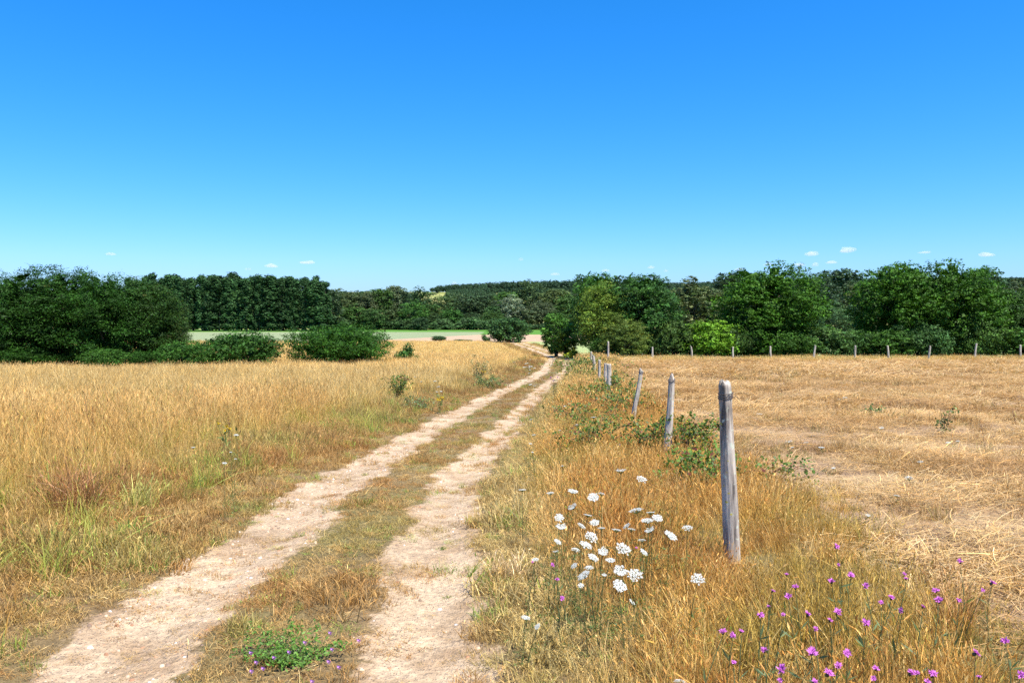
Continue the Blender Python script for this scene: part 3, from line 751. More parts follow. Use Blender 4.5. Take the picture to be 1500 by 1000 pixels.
# ------------------------------------------------------------------ trees and shrubs
def crown(seed, W, Ht, base, nlobe, ntwig, nleaf, leaf, lobe=(0.16, 0.30), shape='round', col=(1, 1, 1), var=0.22, spread=0.16, up=0.5, accent=None, accf=0.0, aspect=0.6, fill=0.25, stray=0.0, core=0):
    """leaf-built crown; returns MB and the lobe centres (limbs run to them)"""
    rs = rs_(seed); mb = MB()
    hc = Ht - base
    d = rs.normal(size=(nlobe, 3)); d /= np.linalg.norm(d, axis=1)[:, None]
    rad = rs.uniform(0.35, 0.9, nlobe) ** 0.7
    if shape == 'column':
        z = rs.uniform(0.03, 0.97, nlobe); prof = np.clip(1.15 - z, 0, 1) ** 0.55 * np.clip(z * 6 + 0.35, 0, 1)
        a = rs.uniform(0, 6.28, nlobe)
        ctr = np.stack([np.cos(a) * prof * W * 0.27, np.sin(a) * prof * W * 0.27, base + z * hc], -1)
    elif shape == 'solid':                       # closed, lumpy outline down to the ground
        k = np.arange(nlobe) + 0.5
        cz = 1 - 2 * k / nlobe; an = k * 2.39996 + rs.normal(0, 0.25, nlobe)
        hr = np.sqrt(1 - cz ** 2); hr = np.where(cz < 0, hr ** 0.45, hr)
        lump = rs.uniform(0.72, 1.0, nlobe); lump = np.where(rs.uniform(size=nlobe) < 0.15, lump * 0.7, lump)
        lump = np.where((cz > 0.5) & (rs.uniform(size=nlobe) < 0.3), lump * 1.13, lump)
        ctr = np.stack([hr * np.cos(an) * W * 0.41 * lump, hr * np.sin(an) * W * 0.41 * lump, base + hc * (0.5 + 0.45 * cz * lump)], -1)
    elif shape == 'bush':
        d[:, 2] = np.abs(d[:, 2]) * 1.1 - 0.12
        ctr = d * rad[:, None] * np.array([W * 0.40, W * 0.40, Ht * 0.74]); ctr[:, 2] *= 1 - (0.35 if W > Ht else 0.15) * (np.hypot(ctr[:, 0], ctr[:, 1]) / (W * 0.4)) ** 2; ctr[:, 2] = np.maximum(ctr[:, 2], Ht * 0.10)
    elif shape == 'dome':
        d[:, 2] = d[:, 2] * 0.9 + 0.15
        ctr = d * rad[:, None] * np.array([W * 0.40, W * 0.40, hc * 0.42]); ctr[:, 2] += base + hc * 0.46
    else:
        ctr = d * rad[:, None] * np.array([W * 0.38, W * 0.38, hc * 0.40]); ctr[:, 2] += base + hc * 0.5
    lr = rs.uniform(*lobe, nlobe) * W
    if shape == 'column': lr = rs.uniform(*lobe, nlobe) * W
    # every lobe gets its own twigs, mostly on its outside
    per = np.maximum(1, (ntwig * lr ** 2 / (lr ** 2).sum()).astype(int))
    tc = []; tn = []; tb = []
    for k in range(nlobe):
        n = per[k]
        v = rs.normal(size=(n, 3)); v /= np.linalg.norm(v, axis=1)[:, None]
        v[:, 2] = v[:, 2] * 0.9 + 0.12
        r = lr[k] * np.where(rs.uniform(size=n) < fill, rs.uniform(0.2, 0.8, n), rs.uniform(0.8, 1.05 + stray, n))
        sq = np.array([1, 1, 0.8 if shape != 'column' else 1.5])
        tc.append(ctr[k] + v * r[:, None] * sq); tn.append(v); tb.append(np.full(n, math.exp(rs.normal(0, 0.12))))
    tc = np.vstack(tc); tn = np.vstack(tn); tb = np.concatenate(tb)
    ok = (tc[:, 2] > 0.03 * Ht) if shape in ('bush', 'solid') else (tc[:, 2] > base * 0.75)
    tc, tn, tb = tc[ok], tn[ok], tb[ok]
    nt = len(tc)
    sp = spread * W / 6.0
    ti = np.repeat(np.arange(nt), nleaf)
    P_ = tc[ti] + rs.normal(0, 1, (len(ti), 3)) * sp * np.array([1, 1, 0.6])
    N_ = tn[ti] * 1.0 + rs.normal(0, 0.6, (len(ti), 3)); N_[:, 2] += up
    br = (np.exp(rs.normal(0, var, nt)) * tb)[ti] * np.exp(rs.normal(0, var * 0.7, len(ti)))
    hue = rs.normal(0, 0.05, nt)[ti]
    c = np.asarray(col)[None] * br[:, None] * np.stack([1 + hue * 1.5, np.ones(len(ti)), 1 - hue], -1)
    if accent is not None:
        m = (rs.uniform(size=nt) < accf)[ti]; c[m] = np.asarray(accent) * br[m][:, None]
    sz = leaf * np.exp(rs.normal(0, 0.3, len(ti)))
    mb.leaves(P_, N_, sz, sz * aspect, rs, c)
    if core:                                     # the dense inside of the crown
        ci = rs.integers(0, nlobe, core); axis = ctr.mean(0); axis = np.stack([np.full(core, axis[0]), np.full(core, axis[1]), ctr[ci, 2] * 0.8 + axis[2] * 0.2], -1)
        f = rs.uniform(0.0, 0.85, core)[:, None]
        L_ = W * 0.10 if shape != 'column' else W * 0.22
        mb.leaves(axis * (1 - f) + ctr[ci] * f, rs.normal(size=(core, 3)), L_, L_ * 0.8, rs, np.asarray(col) * np.exp(rs.normal(0, 0.15, core))[:, None])
    return mb, ctr, lr

def limbs(seed, ctr, lr, Ht, base, r0, shape, c=(0.10, 0.08, 0.06), stems=1, sides=7):
    rs = rs_(seed + 999); mb = MB()
    if shape == 'bush' or (shape == 'solid' and Ht < 4):
        for k in range(min(len(ctr), 14)):
            a = np.array([rs.normal(0, 0.08), rs.normal(0, 0.08), -0.1]); b = ctr[k]; m = a * 0.5 + b * 0.5 + np.array([0, 0, 0.12 * Ht])
            mb.tube([a, a * 0.7 + b * 0.3, m, b], [r0 * 0.5, r0 * 0.4, r0 * 0.28, r0 * 0.12], 5, c)
        return mb
    top = np.array([rs.normal(0, 0.03) * Ht, rs.normal(0, 0.03) * Ht, base + (Ht - base) * 0.82])
    t = np.linspace(0, 1, 8)[:, None]
    tr = np.array([0, 0, -0.3]) * (1 - t) + top * t + np.stack([np.sin(t[:, 0] * 5 + seed) * 0.015 * Ht, np.cos(t[:, 0] * 4 + seed) * 0.015 * Ht, 0 * t[:, 0]], -1) * t
    mb.tube(tr, r0 * np.array([1.35, 1.0, 0.88, 0.75, 0.6, 0.45, 0.3, 0.15]), sides, c)
    order = np.argsort(-lr)[:18]
    for k in order:
        b = ctr[k]; f = np.clip((b[2] - 0.25 * (Ht - base)) / top[2], 0.18, 0.85)
        i = f * 7; i0 = int(i); s = tr[i0] * (1 - (i - i0)) + tr[min(i0 + 1, 7)] * (i - i0)
        m = s * 0.45 + b * 0.55 + np.array([0, 0, 0.06 * Ht]) * rs.uniform(-0.3, 1)
        rr = r0 * (0.42 - 0.25 * f)
        mb.tube([s, s * 0.75 + m * 0.25, m, b], [rr, rr * 0.8, rr * 0.55, rr * 0.2], 5, c)
    return mb

PROTO = {}
def proto(key, leafparts=('trunk', 'crown'), r0=0.2, bark=(0.10, 0.08, 0.06), **kw):
    mb, ctr, lr = crown(**kw)
    a = np.vstack(mb.v); sx = kw['W'] / 2 / np.percentile(np.abs(a[:, :2]), 97.5); sz = kw['Ht'] / np.percentile(a[:, 2], 99.6)
    k_ = np.array([sx, sx, sz]); mb.v = [v * k_ for v in mb.v]; ctr = ctr * k_
    me = mb.mesh(leafparts[1], [M_LEAF])
    lm = limbs(kw['seed'], ctr, lr, kw['Ht'], kw['base'], r0, kw.get('shape', 'round'), bark).mesh(leafparts[0], [M_BARK], True)
    PROTO[key] = (me, lm, leafparts, kw['W'], kw['Ht'])

GOAK = (0.042, 0.112, 0.008); GLOC = (0.021, 0.066, 0.006); GPOP = (0.038, 0.090, 0.026); GELM = (0.105, 0.175, 0.022); GBRI = (0.12, 0.24, 0.016)
GOLV = (0.095, 0.125, 0.042); GVAL = (0.052, 0.108, 0.022); GWIL = (0.17, 0.21, 0.12); GSHR = (0.045, 0.11, 0.014); GYEL = (0.26, 0.30, 0.02)

# near trees (about 60 m away)
proto('oak_a', r0=0.24, seed=1, W=8.6, Ht=7.9, base=0, nlobe=150, ntwig=5200, nleaf=8, leaf=0.135, lobe=(0.05, 0.105), shape='solid', var=0.26, spread=0.07, stray=0.03, core=500)
proto('oak_b', r0=0.24, seed=2, W=7.4, Ht=7.9, base=0, nlobe=130, ntwig=4800, nleaf=8, leaf=0.135, lobe=(0.055, 0.11), shape='solid', var=0.26, spread=0.075, stray=0.03, core=450)
proto('oak_c', r0=0.2, seed=3, W=5.8, Ht=7.0, base=0, nlobe=90, ntwig=3200, nleaf=8, leaf=0.13, lobe=(0.06, 0.13), shape='solid', var=0.26, spread=0.09, stray=0.03, core=350)
proto('elm', r0=0.16, seed=4, W=5.4, Ht=6.6, base=0, nlobe=80, ntwig=2800, nleaf=8, leaf=0.13, lobe=(0.06, 0.14), shape='solid', var=0.24, spread=0.12, stray=0.15, accent=(1.5, 1.05, 0.7), accf=0.06, aspect=0.4, core=300)
proto('locust_a', r0=0.18, seed=5, W=6.4, Ht=7.4, base=0, nlobe=110, ntwig=4600, nleaf=10, leaf=0.13, lobe=(0.06, 0.12), shape='solid', var=0.24, spread=0.15, aspect=0.34, stray=0.05, core=450)
proto('locust_b', r0=0.18, seed=6, W=5.6, Ht=7.0, base=0, nlobe=100, ntwig=4200, nleaf=10, leaf=0.13, lobe=(0.06, 0.125), shape='solid', var=0.24, spread=0.15, aspect=0.34, stray=0.05, accent=(2.6, 1.0, 1.6), accf=0.03, core=450)
proto('bush_a', ('stem', 'foliage'), r0=0.10, seed=7, W=7.4, Ht=2.9, base=0.0, nlobe=110, ntwig=3000, nleaf=10, leaf=0.12, lobe=(0.05, 0.09), shape='solid', var=0.24, spread=0.09, aspect=0.36, stray=0.12, core=300)
proto('bush_b', ('stem', 'foliage'), r0=0.08, seed=8, W=4.6, Ht=2.3, base=0.0, nlobe=60, ntwig=1600, nleaf=10, leaf=0.12, lobe=(0.07, 0.14), shape='solid', var=0.26, spread=0.13, aspect=0.45, stray=0.12, core=160)
proto('bush_c', ('stem', 'foliage'), r0=0.08, seed=9, W=3.4, Ht=2.4, base=0.0, nlobe=56, ntwig=1300, nleaf=9, leaf=0.12, lobe=(0.07, 0.14), shape='solid', var=0.28, spread=0.12, aspect=0.5, stray=0.1, core=160)
proto('bush_d', ('stem', 'foliage'), r0=0.07, seed=10, W=2.6, Ht=3.4, base=0.0, nlobe=48, ntwig=1300, nleaf=9, leaf=0.11, lobe=(0.07, 0.14), shape='solid', var=0.26, spread=0.14, aspect=0.5, core=160)
proto('bush_e', ('stem', 'foliage'), r0=0.04, seed=12, W=1.2, Ht=1.4, base=0.0, nlobe=14, ntwig=256, nleaf=8, leaf=0.11, lobe=(0.16, 0.28), shape='bush', var=0.26, spread=0.4, aspect=0.5)
# trees of the valley (150 m to 330 m away)
proto('valley_a', r0=0.3, seed=21, W=11, Ht=15, base=0.4, nlobe=70, ntwig=1400, nleaf=8, leaf=0.36, lobe=(0.07, 0.14), shape='solid', var=0.25, spread=0.1, stray=0.05, core=120)
proto('valley_b', r0=0.3, seed=22, W=10, Ht=16, base=0.4, nlobe=70, ntwig=1400, nleaf=8, leaf=0.36, lobe=(0.07, 0.14), shape='solid', var=0.25, spread=0.1, stray=0.05, core=120)
proto('valley_c', r0=0.3, seed=23, W=13, Ht=14, base=0.4, nlobe=70, ntwig=1400, nleaf=8, leaf=0.36, lobe=(0.07, 0.14), shape='solid', var=0.25, spread=0.1, stray=0.05, core=120)
proto('valley_d', r0=0.25, seed=24, W=9, Ht=12, base=0.4, nlobe=70, ntwig=1400, nleaf=8, leaf=0.36, lobe=(0.07, 0.14), shape='solid', var=0.3, spread=0.1, stray=0.05, core=120)
proto('poplar_a', r0=0.2, seed=25, W=5.2, Ht=18, base=0.4, nlobe=70, ntwig=1500, nleaf=8, leaf=0.3, lobe=(0.08, 0.17), shape='column', var=0.25, spread=0.14, core=120)
proto('poplar_b', r0=0.2, seed=26, W=5.6, Ht=18, base=0.4, nlobe=70, ntwig=1500, nleaf=8, leaf=0.3, lobe=(0.08, 0.17), shape='column', var=0.25, spread=0.14, core=120)
proto('poplar_c', r0=0.2, seed=27, W=4.8, Ht=17.5, base=0.4, nlobe=70, ntwig=1500, nleaf=8, leaf=0.3, lobe=(0.08, 0.17), shape='column', var=0.25, spread=0.14, core=120)
proto('understory', ('stem', 'foliage'), r0=0.15, seed=28, W=9, Ht=5, base=0.0, nlobe=30, ntwig=672, nleaf=8, leaf=0.42, lobe=(0.10, 0.2), shape='solid', var=0.28, spread=0.2, core=80)
proto('mid_bush', ('stem', 'foliage'), r0=0.1, seed=29, W=5.2, Ht=3.5, base=0.0, nlobe=50, ntwig=1120, nleaf=9, leaf=0.2, lobe=(0.07, 0.15), shape='solid', var=0.26, spread=0.22, core=100)

TR = rs_(77)
def plant(key, name, cat, label, px, d, top, wpx, color, group=None, rz=None, basez=None):
    """a tree or shrub at photo column px, d metres away, its top at photo row top and wpx pixels wide"""
    me, lm, parts, W, Ht = PROTO[key]
    x = at(px, d); z = float(H(x, d)) if basez is None else basez
    h = zat(top, d) - z; w = wpx / F * d
    o = thing(name, label, cat, (x, d, z), TR.uniform(0, 6.28) if rz is None else rz, group)
    a = link(parts[0], lm, o); b = link(parts[1], me, o)
    o.scale = (w / W, w / W, h / Ht)
    j = np.exp(TR.normal(0, 0.06))
    b.color = (color[0] * j, color[1] * j, color[2] * j, 1)
    return o

# left: black locust thicket and bushes
G = 'locust trees in the dark thicket at the left edge'
plant('locust_b', 'locust_tree', 'tree', 'dark green locust tree cut off by the left photo edge', -70, 46, 398, 150, GLOC, G)
plant('locust_a', 'locust_tree', 'tree', 'leftmost full locust tree of the dark thicket by the meadow', 22, 45, 396, 135, GLOC, G)
plant('locust_b', 'locust_tree', 'tree', 'tallest feathery locust tree of the left thicket, second from photo edge', 90, 46, 395, 120, GLOC, G)
plant('locust_a', 'locust_tree', 'tree', 'third locust tree of the thicket, left of the poplars', 152, 45.5, 399, 115, GLOC, G)
plant('locust_b', 'locust_tree', 'tree', 'last tall locust of the thicket with reddish seed pods, beside the poplars', 208, 47, 411, 105, (0.026, 0.068, 0.008), G)
plant('locust_a', 'locust_tree', 'tree', 'shorter locust tree with reddish pods at right end of thicket', 240, 48, 436, 68, (0.034, 0.070, 0.011), G)
plant('bush_b', 'locust_shrub', 'shrub', 'green locust sucker shrub at foot of thicket near its middle', 150, 43, 511, 60, (0.038, 0.10, 0.012), 'shrubs at the foot of the left thicket')
plant('bush_b', 'locust_shrub', 'shrub', 'green locust sucker shrub at foot of thicket, cut by photo edge', 25, 43.5, 512, 80, GLOC, 'shrubs at the foot of the left thicket')
plant('bush_b', 'locust_shrub', 'shrub', 'dark sucker shrub at foot of thicket, second from left', 88, 45, 512, 60, GLOC, 'shrubs at the foot of the left thicket')
plant('bush_b', 'locust_shrub', 'shrub', 'dark sucker shrub at foot of thicket below the reddish pods', 212, 44, 514, 46, GLOC, 'shrubs at the foot of the left thicket')
plant('bush_b', 'locust_shrub', 'shrub', 'bright green low shrub at the right end of the thicket', 266, 44, 500, 72, (0.042, 0.115, 0.014), 'shrubs at the foot of the left thicket')
plant('bush_b', 'locust_shrub', 'shrub', 'feathery green shrub standing between thicket and round bush', 352, 47, 486, 108, (0.036, 0.098, 0.012))
plant('bush_a', 'locust_bush', 'bush', 'wide dark green bush standing alone at the meadow edge', 497, 51, 475, 142, (0.032, 0.095, 0.008), rz=0.4)
plant('bush_e', 'meadow_shrub', 'shrub', 'small upright green shrub right of the wide dark bush', 593, 55, 502, 27, (0.05, 0.12, 0.02))
plant('bush_e', 'meadow_shrub', 'shrub', 'tiny green shrub beside the small upright shrub', 611, 56, 520, 15, (0.07, 0.14, 0.02))
# middle distance, on the edge of the ploughed field
plant('mid_bush', 'field_bush', 'bush', 'dark round bush standing on the edge of the ploughed field', 745, 128, 466, 56, (0.036, 0.085, 0.022))
plant('mid_bush', 'field_shrub', 'shrub', 'low dark shrub on the ploughed field, left of the others', 643, 136, 492, 21, (0.045, 0.09, 0.03))
plant('mid_bush', 'field_shrub', 'shrub', 'flat low green shrub in the ploughed field between two shrubs', 678, 134, 497, 27, (0.07, 0.12, 0.035))
plant('bush_e', 'field_shrub', 'shrub', 'thin pale upright shrub left of the dark round bush', 711, 133, 489, 12, (0.07, 0.13, 0.04))
plant('bush_d', 'track_bush', 'bush', 'tall narrow green bush where the track bends', 815, 74, 460, 42, (0.06, 0.15, 0.02))
plant('bush_d', 'track_bush', 'bush', 'lower yellow tinged bush leaning on the tall narrow bush', 829, 72, 480, 33, (0.07, 0.13, 0.014))
plant('bush_e', 'yellow_shrub', 'shrub', 'small bright yellow green shrub at the track bend', 838, 70, 511, 22, GYEL)

# right: hedge trees behind the far fence
plant('oak_c', 'hedge_tree', 'tree', 'dark leafy tree with ragged top behind the yellowish elm', 876, 71, 401, 74, (0.045, 0.125, 0.016))
plant('elm', 'elm_tree', 'tree', 'yellow green elm beside the dark oak at the track bend', 889, 66, 414, 88, (0.125, 0.195, 0.024))
plant('elm', 'elm_tree', 'tree', 'low yellowish elm sapling in front of the taller elm', 914, 62.5, 464, 66, (0.11, 0.165, 0.03))
plant('oak_c', 'oak_tree', 'tree', 'dark green oak with pointed top, left of the olive tree', 943, 66, 403, 100, (0.036, 0.095, 0.016))
plant('oak_a', 'oak_tree', 'tree', 'broad dark oak standing alone in the middle of the hedge', 1128, 66.5, 389, 150, GOAK)
plant('oak_b', 'oak_tree', 'tree', 'left oak of the tall pair in the right hedge', 1312, 67, 388, 118, GOAK)
plant('oak_a', 'oak_tree', 'tree', 'right and wider oak of the tall pair in the hedge', 1400, 66, 386, 138, GOAK)
plant('oak_c', 'oak_tree', 'tree', 'shorter oak at the right photo edge', 1490, 66, 425, 95, (0.045, 0.10, 0.018))
plant('oak_b', 'oak_tree', 'tree', 'oak beyond the right photo edge', 1590, 66, 405, 150, GOAK)
plant('bush_c', 'bright_shrub', 'shrub', 'vivid yellow green shrub left of the broad oak', 1034, 63.5, 470, 82, GBRI)
hs = [(890, 492, 46, GSHR), (925, 495, 64, GSHR), (965, 482, 66, (0.052, 0.10, 0.02)), (990, 470, 60, (0.06, 0.112, 0.022)), (1075, 478, 66, (0.05, 0.10, 0.02)), (1112, 485, 80, GOAK), (1160, 487, 72, GSHR),
      (1212, 480, 64, (0.055, 0.115, 0.025)), (1252, 484, 60, (0.045, 0.105, 0.02)), (1298, 484, 74, GSHR), (1345, 473, 82, (0.05, 0.115, 0.026)), (1390, 476, 72, GSHR), (1432, 470, 74, (0.06, 0.125, 0.02)), (1478, 478, 76, GSHR), (1530, 480, 80, GSHR)]
for k, (px, top, w, c) in enumerate(hs):
    plant('bush_c' if k % 2 else 'bush_b', 'hedge_shrub', 'shrub', '%s low shrub from the left in the hedge behind the far fence' % ordw(k + 1), px, 63.5 + (k % 3) * 0.5, top, w, c, 'low shrubs of the hedge')

# behind the hedge: olive tree and mid-distance trees to the right
plant('valley_d', 'olive_tree', 'tree', 'greyish olive coloured tree between the two dark oaks', 1020, 122, 408, 92, GOLV)
mids = [(1075, 400, 66, 190, 'b', (0.036, 0.07, 0.03)), (1160, 415, 70, 200, 'a', GVAL), (1195, 402, 60, 210, 'c', (0.04, 0.075, 0.033)), (1228, 396, 66, 230, 'b', (0.045, 0.085, 0.035)), (1262, 415, 60, 190, 'a', (0.07, 0.10, 0.035)),
        (1215, 442, 62, 150, 'd', (0.062, 0.125, 0.04)), (1245, 448, 56, 140, 'c', (0.065, 0.13, 0.042)), (1180, 452, 50, 135, 'd', (0.045, 0.10, 0.028)), (1345, 402, 60, 240, 'a', GVAL), (1440, 400, 66, 210, 'b', (0.05, 0.10, 0.04)),
        (1480, 412, 60, 180, 'd', (0.08, 0.115, 0.04)), (1530, 410, 70, 200, 'c', GVAL), (985, 425, 60, 250, 'c', GVAL), (1050, 425, 66, 230, 'a', (0.06, 0.10, 0.03)), (1100, 420, 66, 240, 'd', GVAL), (955, 428, 60, 270, 'a', GVAL), (905, 424, 60, 290, 'c', (0.065, 0.10, 0.035)), (865, 430, 60, 280, 'a', GVAL)]
mids.sort()
for k, (px, top, w, d, v, c) in enumerate(mids):
    plant('valley_' + v, 'field_tree', 'tree', '%s tree from the left in the background row behind the right hedge' % ordw(k + 1), px, d, top, w, c, 'background trees behind the right hedge')

# poplar plantation
prow = []
pr = rs_(31)
for r_, (d, n, x0, x1) in enumerate([(252, 25, 196, 470), (259, 24, 202, 474), (266, 22, 190, 470)]):
    for k in range(n):
        px = x0 + (x1 - x0) * k / (n - 1) + pr.normal(0, 2.6)
        top = np.interp(px, [190, 230, 330, 420, 450, 475], [411, 408, 408, 406, 409, 414]) + pr.normal(0, 4.0) - (0 if r_ == 0 else 1)
        lab = ['%s poplar from the left in the front row of the dark plantation', '%s poplar from the left in the second plantation row', '%s poplar from the left in the rear plantation row'][r_] % ordw(k + 1)
        plant('poplar_' + 'abc'[(k + r_) % 3], 'poplar_tree', 'tree', lab, px, d + pr.normal(0, 0.6), top, pr.uniform(14, 23), np.array(GPOP) * math.exp(pr.normal(0.05, 0.2)), 'poplars of the plantation')

# valley trees in the middle
vt = [(478, 424, 50, 275, 'b', (0.05, 0.085, 0.035)), (500, 424, 66, 300, 'c', (0.072, 0.105, 0.032)), (535, 428, 50, 300, 'a', (0.075, 0.10, 0.04)), (520, 445, 40, 285, 'd', GVAL), (556, 424, 44, 305, 'b', GVAL), (548, 452, 40, 282, 'a', (0.06, 0.125, 0.03)),
      (577, 419, 34, 310, 'b', (0.11, 0.145, 0.065)), (590, 423, 36, 312, 'a', (0.042, 0.08, 0.035)), (580, 448, 40, 288, 'd', (0.075, 0.11, 0.035)), (606, 440, 44, 286, 'c', (0.06, 0.15, 0.025)), (616, 421, 48, 318, 'c', (0.036, 0.08, 0.025)), (627, 446, 36, 300, 'b', GVAL),
      (654, 430, 50, 320, 'c', (0.062, 0.105, 0.032)), (672, 431, 44, 325, 'a', (0.055, 0.09, 0.034)), (690, 434, 48, 310, 'b', (0.045, 0.08, 0.03)), (662, 450, 34, 290, 'd', (0.055, 0.14, 0.025)), (712, 432, 46, 315, 'a', (0.05, 0.085, 0.032)), (730, 444, 40, 300, 'd', (0.05, 0.11, 0.03)), (742, 428, 40, 330, 'b', (0.07, 0.15, 0.025)),
      (748, 432, 42, 300, 'c', GWIL), (776, 411, 48, 330, 'a', (0.06, 0.10, 0.032)), (768, 450, 44, 300, 'd', (0.085, 0.12, 0.05)), (794, 440, 44, 305, 'c', (0.085, 0.115, 0.05)), (812, 424, 44, 330, 'b', (0.085, 0.12, 0.035)), (832, 432, 44, 320, 'a', (0.06, 0.12, 0.025)), (815, 455, 34, 296, 'd', GVAL), (720, 455, 40, 292, 'c', GVAL), (690, 458, 40, 290, 'a', (0.05, 0.09, 0.03)), (636, 458, 30, 288, 'd', (0.055, 0.10, 0.03))]
vt.sort()
for k, (px, top, w, d, v, c) in enumerate(vt):
    plant('valley_' + v, 'valley_tree', 'tree', '%s tree from the left in the valley tree line right of the poplars' % ordw(k + 1), px, d, top, w, c, 'trees of the valley tree line')
for k, px in enumerate(range(480, 850, 17)):
    plant('understory', 'valley_bush', 'bush', '%s bush from the left at the foot of the valley trees' % ordw(k + 1), px + TR.normal(0, 4), 284 + TR.normal(0, 1.5), 468 + TR.normal(0, 4), 34, np.array((0.045, 0.09, 0.026)) * math.exp(TR.normal(0, 0.2)), 'bushes at the foot of the valley trees')
plant('mid_bush', 'valley_bush', 'bush', 'dark round bush standing out in front of the valley trees', 616, 270, 465, 24, (0.032, 0.065, 0.022))

# far wood on the hill: nobody could count it
fw = [crown(500 + k, 11, 12, 0.5, 18, 150, 6, 1.1, lobe=(0.14, 0.26), shape='dome', var=0.25, spread=0.2)[0].mesh('far_tree', [M_HAZEWOOD]) for k in range(5)]
R7 = rs_(17); P = Pts()
def wood(p0, p1, d0, d1, dens, topf, c, front=None):
    x0 = at(p0, d1) if p0 < 750 else at(p0, d0); x1 = at(p1, d1)
    n = int((x1 - x0) * (d1 - d0) * dens); x = R7.uniform(x0, x1, n); y = R7.uniform(d0, d1, n)
    px = 750 + F * x / y; k = (px > p0) & (px < p1); x, y, px = x[k], y[k], px[k]; n = len(x)
    want = zat(topf(px), y) - H(x, y)
    h = np.clip(want * R7.uniform(0.86, 1.03, n), 6, 18) / 12.0
    t = np.asarray(c)[None] * np.exp(R7.normal(0, 0.16, n))[:, None]
    P.add(x, y, h, h * R7.uniform(0.75, 1.05, n), R7.choice(np.arange(5), n), t, R7, 0.03, 0.3)
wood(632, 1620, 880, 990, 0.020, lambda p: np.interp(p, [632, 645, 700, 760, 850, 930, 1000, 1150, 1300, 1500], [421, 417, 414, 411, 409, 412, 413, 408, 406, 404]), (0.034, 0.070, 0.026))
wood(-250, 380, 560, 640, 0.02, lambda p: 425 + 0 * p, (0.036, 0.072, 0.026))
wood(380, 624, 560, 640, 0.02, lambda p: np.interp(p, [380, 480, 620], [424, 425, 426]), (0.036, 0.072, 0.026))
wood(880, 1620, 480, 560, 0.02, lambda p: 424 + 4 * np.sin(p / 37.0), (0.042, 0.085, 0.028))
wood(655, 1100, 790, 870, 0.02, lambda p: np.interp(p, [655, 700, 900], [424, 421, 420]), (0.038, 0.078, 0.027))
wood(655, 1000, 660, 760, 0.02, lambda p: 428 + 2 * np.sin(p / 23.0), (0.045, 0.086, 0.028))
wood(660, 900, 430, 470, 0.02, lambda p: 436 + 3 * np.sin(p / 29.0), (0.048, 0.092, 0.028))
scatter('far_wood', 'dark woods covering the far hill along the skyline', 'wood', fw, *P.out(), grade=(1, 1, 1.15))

# ------------------------------------------------------------------ fence posts
def post_mesh(seed, h, r, top='round', taper=0.9, lean=(0, 0), notch=False):
    rs = rs_(seed); mb = MB(); n = 40; s = 28
    z = np.concatenate([np.linspace(-0.25, h - 0.13, n - 10), np.linspace(h - 0.115, h, 10)])
    th = np.arange(s) * 2 * math.pi / s
    groove = rs.uniform(-1, 0.6, s) * 0.075
    R_ = np.zeros((n, s))
    for i in range(n):
        f = max(0.0, z[i] / h)
        R_[i] = r * (1.14 - (1.14 - taper) * min(1, f * 1.15)) * (1 + groove + 0.04 * np.sin(th * 2 + z[i] * 3 + seed) + 0.03 * np.sin(th * 3 - z[i] * 5) + rs.normal(0, 0.014, s))
    wob = np.stack([np.interp(z, [-0.3, 0, h * 0.3, h * 0.6, h], np.array([0, 0, 0.012, -0.012, 0]) * rs.uniform(-1, 1)), np.interp(z, [-0.3, 0, h * 0.4, h], np.array([0, 0, 0.01, 0]) * rs.uniform(-1, 1))], -1)
    X = R_ * np.cos(th) + wob[:, :1] + (lean[0] * np.clip(z, -0.3, None) / h)[:, None]; Y = R_ * np.sin(th) + wob[:, 1:] + (lean[1] * z / h)[:, None]
    for _ in range(5):                           # drying cracks
        j = rs.integers(0, s); a, b = np.sort(rs.uniform(0, h, 2)); k = (z > a) & (z < max(b, a + 0.25 * h)); f = 1 - rs.uniform(0.12, 0.3)
        cx = X.mean(1); cy = Y.mean(1); X[k, j] = cx[k] + (X[k, j] - cx[k]) * f; Y[k, j] = cy[k] + (Y[k, j] - cy[k]) * f
    Z = np.repeat(z[:, None], s, 1)
    cap = {'round': 0.032, 'point': 0.10, 'slant': 0.02, 'flat': 0.014}[top]
    for i in range(n):
        if cap and z[i] > h - cap:
            u = (z[i] - (h - cap)) / cap
            k = (1 - 0.55 * u ** 2.5 if top == 'round' else 1 - 0.45 * u ** 3) if top != 'point' else 1 - 0.72 * u ** 1.3
            cx, cy = X[i].mean(), Y[i].mean(); X[i] = cx + (X[i] - cx) * max(k, 0.12); Y[i] = cy + (Y[i] - cy) * max(k, 0.12)
    if top == 'slant':
        Z[-8:] -= np.linspace(0.2, 1, 8)[:, None] * (np.cos(th) * 0.5 + 0.5)[None] * 0.07
    Z[-2:] += rs.normal(0, 0.006, s)
    v = np.stack([X, Y, Z], -1)
    i = np.arange(n - 1)[:, None]; j = np.arange(s)[None]; j2 = (j + 1) % s
    q = np.stack([i * s + j, i * s + j2, (i + 1) * s + j2, (i + 1) * s + j], -1)
    mb.add(v, q, (1, 1, 1))
    c = v[-1].mean(0)
    for a in range(0, s, 2):
        mb.add([v[-1][a], v[-1][(a + 1) % s], v[-1][(a + 2) % s], c], [[0, 1, 2, 3]], (0.75, 0.75, 0.75))
    return mb.mesh('post', [M_WOOD], True)
